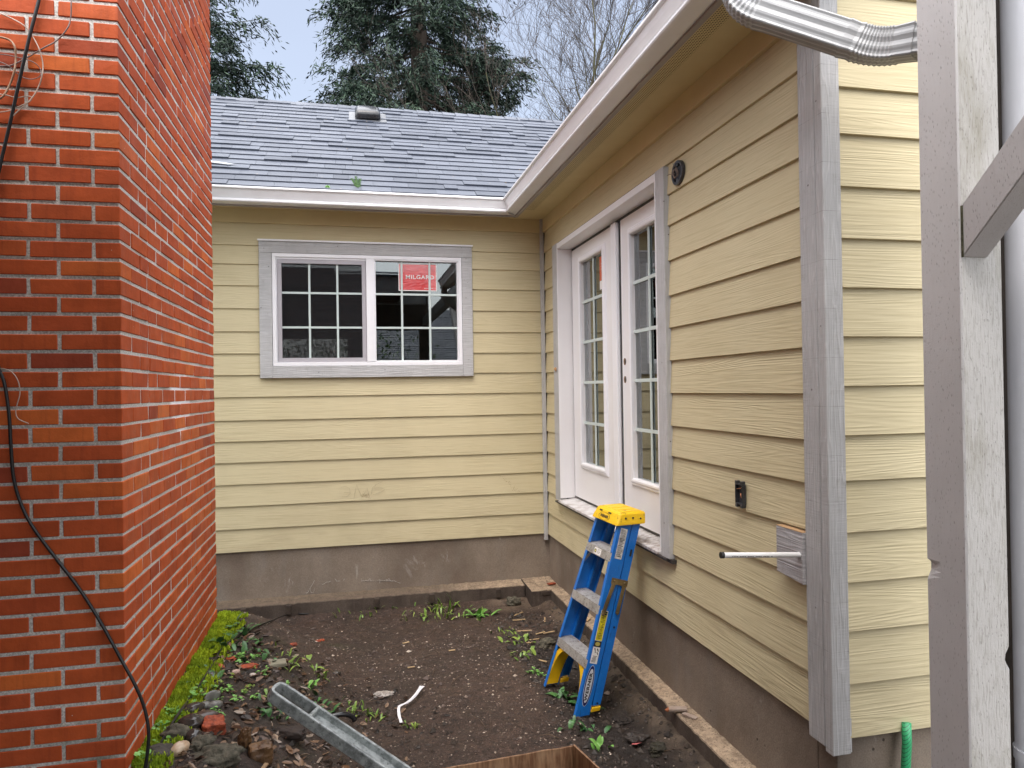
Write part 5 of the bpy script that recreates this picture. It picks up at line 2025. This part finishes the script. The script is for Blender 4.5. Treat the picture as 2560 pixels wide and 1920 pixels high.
# ------------------------------------------------------------------ weeds
def leaf_mat(name, a, b):
    g = G(name)
    c = g.mix(g.isl(), a, b)
    c = g.mul(c, g.rng(g.noise(g.pos(), 60.0, 3), .3, .7, .8, 1.2))
    m_ = g.fin(c, .38, spec=.45)
    g.put(g.b.inputs['Subsurface Weight'], 0.0)
    return m_


LF_D = leaf_mat('dark_weed_leaf', (.040, .115, .036), (.075, .19, .055))
LF_B = leaf_mat('bright_weed_leaf', (.13, .32, .06), (.21, .44, .10))
LF_G = leaf_mat('grassy_leaf', (.11, .22, .035), (.28, .36, .07))


def blade(m, p, az, L_, w, rise, droop, fold=.25, n=5):
    d = Vector((math.cos(az), math.sin(az), 0))
    s_ = Vector((-d.y, d.x, 0))
    vs, fs = [], []
    for i in range(n + 1):
        t = i / n
        c = p + d * (L_ * t * math.cos(rise)) + Vector((0, 0, L_ * (t * math.sin(rise) - droop * t * t)))
        ww = w * .5 * (math.sin(math.pi * (.08 + .92 * t ** .8)) ** .8 if t < 1 else 0.0)
        vs += [c - s_ * ww + Vector((0, 0, fold * ww)), c, c + s_ * ww + Vector((0, 0, fold * ww))]
    for i in range(n):
        o = i * 3
        fs += [(o, o + 1, o + 4, o + 3), (o + 1, o + 2, o + 5, o + 4)]
    m.add(vs, fs)


def weed(px, py, kind, n, size, lab, seed, spread=.05, mat_=None):
    p = at_g(px, py)
    rr = random.Random(seed)
    m = MB()
    for i in range(n):
        az = rr.uniform(0, 6.28)
        q = p + Vector((rr.gauss(0, spread), rr.gauss(0, spread), 0))
        q.z = gz(q.x, q.y) - .002
        s_ = size * rr.uniform(.55, 1.05)
        if kind == 'lance':
            blade(m, q, az, s_, s_ * rr.uniform(.26, .36), rr.uniform(.5, 1.2), rr.uniform(.2, .7))
        elif kind == 'grass':
            blade(m, q, az, s_, s_ * rr.uniform(.10, .18), rr.uniform(.7, 1.4), rr.uniform(.2, .8), n=5)
        else:
            for k in range(rr.randint(4, 7)):
                a2 = az + k * 1.1
                blade(m, q + Vector((0, 0, .004 + .004 * k)), a2, s_ * .45, s_ * .26, rr.uniform(.3, .9), rr.uniform(.2, .6), n=3)
    o = m.build('weed', mat_ or {'lance': LF_D, 'grass': LF_G, 'rosette': LF_B}[kind], smooth=True, org=p)
    tag(o, lab, 'weed', 'weeds growing in the yard')


weed(604, 1590, 'lance', 34, .105, 'large dark leafy weed at the far corner of the chimney', 1, .085)
weed(622, 1628, 'lance', 22, .10, 'dark leafy weed just in front of the large one by the chimney corner', 2, .06)
weed(610, 1650, 'rosette', 9, .07, 'bright low rosette behind the red brick chips', 31, .05)
weed(545, 1618, 'lance', 8, .12, 'dark lance leaved weed rising from the hose at the moss edge', 3, .04)
weed(505, 1692, 'lance', 12, .09, 'dark weed beside the hose level with the slab', 4, .05)
weed(494, 1752, 'rosette', 14, .075, 'bright green rosette behind the pile of stones', 5, .05)
weed(576, 1735, 'rosette', 13, .07, 'bright small leaved weed right of the stone shard', 6, .05)
weed(606, 1719, 'rosette', 6, .07, 'yellow green sprig trailing behind the bright small leaved weed', 7, .05, LF_G)
weed(440, 1790, 'rosette', 10, .07, 'bright rosette on the moss halfway along the chimney', 8, .04)
weed(392, 1833, 'rosette', 13, .08, 'bright rosette on the moss near the black cable', 9, .045)
weed(338, 1903, 'rosette', 10, .10, 'large bright rosette at the near corner of the chimney', 10, .045)
weed(408, 1868, 'rosette', 6, .06, 'small rosette between the hose and the dark lump', 32, .03)
weed(515, 1812, 'rosette', 5, .055, 'tiny rosette between the big round stone and the brick chunk', 11, .02)
weed(548, 1788, 'rosette', 6, .05, 'tiny clover like weed behind the red brick chunk', 12, .035)
weed(655, 1685, 'rosette', 7, .06, 'small bright weed in front of the square slab', 13, .04)
weed(735, 1672, 'grass', 16, .10, 'grassy weed just right of the square slab', 14, .05)
weed(768, 1660, 'lance', 5, .11, 'pointed leaf weed behind the grassy tuft', 15, .03, LF_G)
weed(802, 1690, 'grass', 16, .09, 'bright grassy tuft right of the pointed leaf weed', 16, .035)
weed(774, 1716, 'lance', 4, .09, 'single broad leaf sprout behind the metal rail end', 17, .015, LF_B)
weed(720, 1640, 'grass', 8, .07, 'sparse thin weed on bare soil behind the slab', 33, .04)
weed(680, 1782, 'lance', 16, .09, 'dark weed showing through beside the metal rail end', 18, .05)
weed(700, 1755, 'grass', 10, .10, 'pale grass seen through the slot of the metal rail', 34, .03)
weed(806, 1770, 'lance', 16, .09, 'dark broad weed behind the middle of the metal rail', 19, .05)
weed(884, 1782, 'grass', 22, .10, 'leafy tuft between the rail and the white strap, left one', 20, .05)
weed(934, 1793, 'grass', 18, .085, 'grassy tuft nearest the white strap', 21, .04)
weed(1027, 1818, 'grass', 12, .075, 'small tuft just right of the white strap', 22, .025)
weed(797, 1527, 'rosette', 4, .06, 'tiny round leaved weed at the foot of the back footing', 23, .03)
weed(840, 1528, 'grass', 8, .08, 'small sparse tuft at the back footing, left of the others', 35, .05)
weed(918, 1537, 'grass', 18, .085, 'yellow green tuft against the back footing, below the window middle', 24, .07)
weed(1050, 1545, 'grass', 20, .10, 'low spreading tuft left of the tall back tuft', 25, .09)
weed(1100, 1530, 'grass', 44, .15, 'tall dense tuft against the back footing', 26, .09)
weed(1205, 1540, 'lance', 16, .15, 'upright broad leaved weed by the back footing, right of the tall tuft', 27, .05, LF_B)
weed(1170, 1540, 'grass', 14, .09, 'small tuft between the tall tuft and the broad leaved weed', 36, .05)
weed(1270, 1585, 'grass', 14, .08, 'small weed at the far end of the row leading to the ladder', 37, .05)
weed(1296, 1604, 'lance', 22, .085, 'dense weed in the row leading to the ladder, second from the back', 28, .055, LF_G)
weed(1314, 1640, 'lance', 16, .08, 'weed midway along the row leading to the ladder', 29, .05, LF_G)
weed(1344, 1684, 'rosette', 9, .06, 'small weed at the near end of the row by the far ladder foot', 30, .035)
weed(1424, 1748, 'lance', 12, .12, 'dark glossy weed in front of the yellow ladder brace', 38, .04)
weed(1476, 1778, 'lance', 11, .13, 'curling dark weed across the near ladder foot', 39, .03)
weed(1462, 1822, 'lance', 12, .12, 'straggling weed just below the near ladder foot', 40, .045)
weed(1496, 1872, 'lance', 7, .09, 'pale leaf weed behind the right corner of the brown box', 41, .03, LF_B)

# ------------------------------------------------------------------ moss, litter, pebbles (uncountable)
def moss_mat():
    g = G('bright_moss')
    c = g.mix(g.isl(), (.27, .38, .016), (.50, .60, .035))
    c = g.mix(g.rng(g.noise(g.pos(), 7.0, 4), .4, .65), c, (.20, .29, .018))
    return g.fin(c, .8, spec=.2)


m = MB()
rr = random.Random(21)
fsx = []
cnt = 0
while cnt < 20000:
    y = rr.uniform(CY0 - .25, CY1 + .10)
    wid = .135 + .03 * noise.noise((y * 3.1, 0, 0)) - .02 * (y < 3.2)
    x = CX + abs(rr.gauss(0, .55)) * wid
    if x > CX + wid * 1.25 or (y < CY0 - .02 and x < CX + .0):
        continue
    if noise.noise((x * 9, y * 9, 2)) < -.42:
        continue
    z = gz(x, y)
    h = rr.uniform(.008, .028)
    a = rr.uniform(0, 6.28)
    dx, dy = math.cos(a) * .006, math.sin(a) * .006
    tx, ty = rr.gauss(0, .006), rr.gauss(0, .006)
    m.add([(x - dx, y - dy, z - .002), (x + dx, y + dy, z - .002), (x + tx + dx * .3, y + ty + dy * .3, z + h), (x + tx - dx * .3, y + ty - dy * .3, z + h)], [(0, 1, 2, 3)])
    cnt += 1
tag(m.build('moss', moss_mat()), 'bright green moss along the foot of the chimney', 'moss', kind='stuff')


def litter_mat():
    g = G('dead_leaf_litter')
    r_ = g.n('ShaderNodeValToRGB')
    g.put(r_.inputs[0], g.isl())
    e = r_.color_ramp.elements
    e[0].color, e[1].color = (.030, .018, .012, 1), (.34, .22, .12, 1)
    e[1].position = 1
    for p_, c_ in ((.35, (.055, .028, .016, 1)), (.6, (.13, .065, .03, 1)), (.8, (.20, .12, .07, 1)), (.92, (.26, .21, .17, 1))):
        q = e.new(p_)
        q.color = c_
    return g.fin(r_.outputs[0], .45, spec=.5)


m = MB()
cnt = 0
while cnt < 1000:
    x, y = rr.uniform(-.72, .35), rr.uniform(2.5, 4.6)
    dens = 1 - smooth(-.45, .15, np.array(x + (y - 3.2) * .12)) + .12
    if rr.random() > dens:
        continue
    z = gz(x, y)
    L_ = rr.uniform(.008, .034)
    a = rr.uniform(0, 6.28)
    q = Vector((x, y, z + rr.uniform(.001, .012)))
    d = Vector((math.cos(a), math.sin(a), rr.uniform(-.4, .4)))
    s_ = Vector((-math.sin(a), math.cos(a), rr.uniform(-.5, .5))) * rr.uniform(.3, .6)
    cu = Vector((0, 0, rr.uniform(-.006, .010)))
    m.add([q - d * L_, q - d * L_ * .4 + s_ * L_ * .8 + cu, q + d * L_ * .5 + s_ * L_ * .7 + cu, q + d * L_, q + d * L_ * .4 - s_ * L_ * .8 + cu, q - d * L_ * .5 - s_ * L_ * .7 + cu, q],
          [(6, 0, 1), (6, 1, 2), (6, 2, 3), (6, 3, 4), (6, 4, 5), (6, 5, 0)])
    cnt += 1
tag(m.build('leaf_litter', litter_mat()), 'brown dead leaves and bits scattered over the soil', 'leaf litter', kind='stuff')

def pebble_mat():
    g = G('small_pebbles')
    r_ = g.n('ShaderNodeValToRGB')
    g.put(r_.inputs[0], g.isl())
    e = r_.color_ramp.elements
    e[0].color, e[1].color = (.060, .042, .034, 1), (.58, .50, .42, 1)
    for p_, c_ in ((.5, (.085, .06, .05, 1)), (.75, (.15, .11, .09, 1)), (.88, (.30, .24, .19, 1)), (.95, (.45, .37, .29, 1))):
        q = e.new(p_)
        q.color = c_
    return g.fin(r_.outputs[0], .5, spec=.45)


m = MB()
OCT = ([(1, 0, 0), (-1, 0, 0), (0, 1, 0), (0, -1, 0), (0, 0, 1), (0, 0, -1)], [(0, 2, 4), (2, 1, 4), (1, 3, 4), (3, 0, 4), (2, 0, 5), (1, 2, 5), (3, 1, 5), (0, 3, 5)])
for i in range(9000):
    x, y = rr.uniform(-.8, 1.60), rr.uniform(2.3, 5.95)
    if i % 3 == 0:
        x, y = rr.uniform(-.2, 1.3), rr.uniform(3.2, 5.2)
    s_ = abs(rr.gauss(0, .0028)) + .0014
    if rr.random() < .015: s_ *= 2.6
    z = gz(x, y)
    m.add([(x + v[0] * s_ * rr.uniform(.7, 1.5), y + v[1] * s_ * rr.uniform(.7, 1.5), z + v[2] * s_ * .7 + s_ * .2) for v in OCT[0]], OCT[1])
tag(m.build('pebbles', pebble_mat()), 'tiny stones and grit scattered over the soil', 'pebbles', kind='stuff')

m = MB()
for i in range(120):
    x, y = rr.uniform(-.7, 1.55), rr.uniform(2.4, 5.8)
    if i % 2: x, y = rr.uniform(-.7, .2), rr.uniform(2.5, 4.6)
    L_ = rr.uniform(.03, .17)
    a = rr.uniform(0, 6.28)
    p0 = Vector((x, y, gz(x, y) + .006))
    x2, y2 = x + L_ * math.cos(a), y + L_ * math.sin(a)
    p2 = Vector((x2, y2, gz(x2, y2) + .008))
    p1 = (p0 + p2) / 2 + Vector((rr.gauss(0, .006), rr.gauss(0, .006), .010))
    m.tube([p0, p1, p2], [.0022, .002, .0012], 5)
tag(m.build('twigs', simple('brown_twigs', (.055, .032, .020), .6, (.11, .07, .04), 9)), 'thin brown twigs scattered over the soil', 'twigs', kind='stuff')

def clod_mat():
    g = G('dark_soil_clods')
    c = g.mix(g.isl(), (.012, .009, .007), (.055, .040, .030))
    return g.fin(c, .6, g.bump(g.noise(g.pos(), 120.0, 3), .6, .003), spec=.4)


m = MB()
n = 0
while n < 1500:
    if n % 3:
        x, y = rr.uniform(1.05, 1.60), rr.uniform(2.7, 5.6)
    else:
        x, y = rr.uniform(-.7, .5), rr.uniform(2.5, 4.4)
    s_ = abs(rr.gauss(0, .011)) + .004
    z = gz(x, y)
    a = rr.uniform(0, 6.28)
    ca, sa = math.cos(a), math.sin(a)
    ex, ey, ez = s_ * rr.uniform(.7, 1.4), s_ * rr.uniform(.6, 1.0), s_ * rr.uniform(.4, .8)
    vs = []
    for v in OCT[0]:
        k = rr.uniform(.75, 1.2)
        px_, py_ = v[0] * ex * k, v[1] * ey * k
        vs.append((x + px_ * ca - py_ * sa, y + px_ * sa + py_ * ca, z + v[2] * ez * k + ez * .2))
    m.add(vs, OCT[1])
    n += 1
tag(m.build('soil_clods', clod_mat()), 'dark crumbly soil lumps along the right footing and by the stones', 'soil', kind='stuff')
# ================================================================== sprig on the roof
SPRUCE = None


def needle_mat(name, a, b, c_):
    g = G(name)
    r_ = g.n('ShaderNodeValToRGB')
    g.put(r_.inputs[0], g.isl())
    e = r_.color_ramp.elements
    e[0].color, e[1].color = (*a, 1), (*c_, 1)
    q = e.new(.6)
    q.color = (*b, 1)
    c = r_.outputs[0]
    c = g.mix(g.rng(g.noise(g.pos(), .55, 3), .42, .62), c, g.mul(c, .55))
    return g.fin(c, .62, spec=.25)


NEED = needle_mat('spruce_needles', (.010, .022, .017), (.026, .052, .036), (.058, .100, .060))
BARK = simple('grey_brown_bark', (.085, .065, .050), .9, (.050, .038, .030), 5, 12, .6, .02)
LICH = simple('lichen_bark', (.05, .044, .034), .9, (.085, .085, .03), 7, 30, .4, .01)

q0 = Vector(PBK(.080, .06, .012))
m = MB()
for k in range(3):
    tip = q0 + Vector((-.05 + .035 * k, .05, .105 - .02 * abs(k - 1)))
    for j in range(16):
        t = j / 16
        c = q0.lerp(tip, t)
        for s_ in (-1, 1):
            e_ = c + Vector((s_ * .028 * (1 - t * .5), .006, .014))
            m.add([c, c + Vector((0, 0, .007)), e_], [(0, 1, 2)])
    m.tube([q0, tip], .002, 4)
tag(m.build('conifer_sprig', leaf_mat('fresh_sprig', (.04, .10, .03), (.08, .17, .05)), org=q0), 'small green conifer sprig sticking up behind the back gutter', 'sprig')
q0 = Vector(PBK(-.155, .03, .012))
m = MB()
for k in range(5):
    blade(m, q0 + Vector((.01 * k - .02, 0, .0)), 1.5 + .5 * (k - 2), .05, .018, 1.0, .3, n=3)
tag(m.build('fallen_leaf', LF_B, smooth=True, org=q0), 'pale green leaf scrap on the roof edge left of the sprig', 'leaf')


# ================================================================== trees beyond the roof
def conifer(name, x, y, H, Rb, z_low, lab, seed, z_max=18.0, lean=0.0, dens=1.0, shape=.75, rdir=None):
    rr = np.random.default_rng(seed)
    root = thing(name, lab, 'tree', (x, y, 0), 'conifers beyond the roof')
    tr = MB()
    zs_ = np.linspace(-.5, H, 24)
    tr.tube([(x + lean * z + .06 * math.sin(z * .7), y, z) for z in zs_], [max(.03, .36 * (1 - z / H) ** .9 + .02) for z in zs_], 12)
    Vs, Ns = [], []
    h = z_low
    while h < H - .3:
        frac = (h - z_low) / (H - z_low)
        rad = Rb * (1 - frac) ** shape
        nb_ = rr.integers(4, 7)
        for b in range(nb_):
            az = rr.uniform(0, 2 * math.pi)
            Lb = rad * rr.uniform(.62, 1.08)
            if rdir is not None:
                Lb *= 1 + rdir[1] * max(0, math.cos(az - rdir[0]))
            hb = h + rr.uniform(-.2, .2)
            drop = rr.uniform(.10, .30)
            upt = rr.uniform(.0, .22)
            d = np.array([math.cos(az), math.sin(az), 0.0])
            def pos(t):
                return np.array([x + lean * hb, y, hb]) + d * (Lb * t) + np.array([0, 0, Lb * (-drop * t + upt * t ** 3)])
            tr.tube([tuple(pos(t)) for t in (0.0, .35, .7, 1.0)], [.035 * (1 - frac) + .02, .022, .014, .006], 4, caps=False)
            if hb > z_max:
                nst = max(3, int(Lb / .5))
            else:
                nst = max(5, int(Lb / .062 * dens))
            side = np.array([-d[1], d[0], 0])
            for s_ in range(nst):
                t = rr.uniform(.12, 1.0) ** .8
                base = pos(t)
                sg = rr.choice((-1, 1))
                ln = (.25 + .55 * (1 - abs(t - .55))) * rr.uniform(.6, 1.1) * min(1.0, Lb / 2.2)
                ang = rr.uniform(.2, 1.2)
                dirb = d * math.cos(ang) + side * sg * math.sin(ang)
                droopb = rr.uniform(.25, 1.1)
                k = 15
                tt = (np.arange(k) + .6) / k
                pts_ = base + np.outer(tt * ln, dirb) + np.outer(tt ** 1.5 * ln * -droopb, [0, 0, 1])
                Vs.append(pts_ + rr.normal(0, .045, pts_.shape))
                dn = dirb * .7 + np.array([0, 0, -droopb * .8])
                dn = dn + rr.normal(0, .42, (k, 3))
                Ns.append(dn / np.linalg.norm(dn, axis=1)[:, None])
        h += .21 + .10 * frac
    tr.build('trunk', BARK, root)
    P = np.concatenate(Vs)
    D = np.concatenate(Ns)
    n = len(P)
    up = rr.normal(0, 1, (n, 3))
    Wd = np.cross(D, up)
    Wd /= np.linalg.norm(Wd, axis=1)[:, None] + 1e-9
    ln = rr.uniform(.10, .22, (n, 1))
    wd = rr.uniform(.010, .022, (n, 1))
    v0 = P - D * ln * .5
    v1 = P + Wd * wd
    v2 = P + D * ln * .5
    v3 = P - Wd * wd
    V = np.stack([v0, v1, v2, v3], 1).reshape(-1, 3) - np.array([x, y, 0])
    me = bpy.data.meshes.new('crown')
    me.vertices.add(n * 4)
    me.vertices.foreach_set('co', V.ravel())
    me.loops.add(n * 4)
    me.loops.foreach_set('vertex_index', np.arange(n * 4))
    me.polygons.add(n)
    me.polygons.foreach_set('loop_start', np.arange(0, n * 4, 4))
    me.polygons.foreach_set('loop_total', np.full(n, 4))
    me.update(calc_edges=True)
    me.materials.append(NEED)
    o = bpy.data.objects.new('crown', me)
    COL.objects.link(o)
    o.parent = root
    return root


conifer('conifer_tree', 1.95, 20.0, 25.0, 4.0, 3.2, 'large dark conifer standing behind the middle of the roof ridge', 3, 15.0, dens=1.15)
conifer('conifer_tree', -5.6, 18.0, 26.0, 4.9, 4.0, 'dark conifer with spreading branches right beside the chimney top', 8, 15.0, dens=1.1)
conifer('conifer_tree', 5.1, 26.0, 15.0, 3.0, 3.0, 'smaller conifer behind the right side of the large one', 12, 14.0, dens=1.0, shape=.65)


def bare_tree(x, y, lab, seed):
    rr = random.Random(seed)
    root = thing('bare_tree', lab, 'tree', (x, y, 0))
    m, tw = MB(), MB()

    def grow(p, d, L_, r_, lev):
        n = 7
        pts, rad, dirs = [p], [r_], [d]
        q = p.copy()
        dd = d.copy()
        for i in range(n):
            dd = (dd + Vector((rr.gauss(0, .13), rr.gauss(0, .13), rr.gauss(.03, .08)))).normalized()
            q = q + dd * (L_ / n)
            pts.append(q.copy())
            dirs.append(dd.copy())
            rad.append(max(r_ * (1 - .62 * (i + 1) / n), .0030))
        (m if r_ > .014 else tw).tube(pts, rad, 7 if r_ > .05 else (5 if r_ > .014 else 3), caps=False)
        if lev == 0:
            return
        for i in range(1, n + 1):
            for rep in range(2 if i == n else 1):
                if i < n and rr.random() < .24:
                    continue
                a = rr.uniform(.35, .85) * (.5 if i == n else 1)
                ax = Vector((rr.gauss(0, 1), rr.gauss(0, 1), rr.gauss(0, .4)))
                nd = Matrix.Rotation(a, 3, ax.cross(dirs[i]).normalized()) @ dirs[i]
                nd = (nd + Vector((0, 0, .10))).normalized()
                grow(pts[i], nd, L_ * rr.uniform(.42, .66), max(rad[i] * rr.uniform(.5, .72), .0034), lev - 1)

    m.tube([(x, y, -.3), (x + .03, y, 1.5), (x, y, 3.4)], [.30, .24, .21], 10, caps=False)
    for k, (dx, dy, r_) in enumerate(((-.55, .1, .10), (-.22, -.2, .12), (.06, .15, .13), (.30, -.1, .12), (.55, .2, .11), (-.35, -.2, .07), (.85, 0, .09))):
        grow(Vector((x, y, 3.2 + .12 * k)), Vector((dx, dy, 1.35)).normalized(), rr.uniform(4.2, 6.0), r_ * .9, 4)
    m.build('trunk', LICH, root)
    tw.build('twigs', simple('brown_bare_twigs', (.030, .024, .020), .8, (.05, .036, .027), 3), root)
    return root


bare_tree(6.7, 18.0, 'bare leafless tree with many fine twigs above the right gutter', 5)

# hedge in the yard behind the porch, seen only as a reflection in the window
root = thing('hedge_shrub', 'green shrub in the yard behind the porch, mirrored in the window', 'shrub', (-1.2, -8.0, 0))
rr3 = np.random.default_rng(4)
n = 9000
c0 = rr3.normal(0, 1, (n, 3)) * np.array([1.4, .7, 1.0]) + np.array([0, 0, 1.7])
c0 = c0[(c0[:, 2] > .1)]
n = len(c0)
m = MB()
d0 = rr3.normal(0, 1, (n, 3))
d0 /= np.linalg.norm(d0, axis=1)[:, None]
e0 = np.cross(d0, rr3.normal(0, 1, (n, 3)))
e0 /= np.linalg.norm(e0, axis=1)[:, None]
for c_, d_, e_ in zip(c0 + np.array([-1.2, -8.0, 0]), d0, e0):
    m.add([c_ - d_ * .06, c_ + e_ * .025, c_ + d_ * .06, c_ - e_ * .025], [(0, 1, 2, 3)])
m.build('foliage', leaf_mat('hedge_leaf', (.06, .12, .03), (.14, .22, .06)), root)
m = MB()
for k in range(6):
    m.tube([(-1.2 + .2 * k - .5, -8, -.1), (-1.3 + .35 * k - .7, -8, 1.4)], [.04, .02], 6)
m.build('stem', BARK, root)
nh = thing('neighbor_house', 'grey shingled roof behind the porch, mirrored in the window', 'house', (2.5, -9.0, 0))
PNB = lambda u, s, o: (u, -8.6 - s * .86 + o * .51, 2.45 + s * .51 + o * .86)
m = shingles(.2, 7.0, 4.2, PNB, seed=31)
m.add([PNB(.2, 0, -.006), PNB(7, 0, -.006), PNB(7, 4.2, -.006), PNB(.2, 4.2, -.006)], [(3, 2, 1, 0)])
m.build('roof', SHING, nh)
m = MB()
m.box(.4, 6.8, -12, -8.9, -.1, 2.5)
m.build('wall', simple('grey_house_wall', (.35, .34, .32), .8), nh)
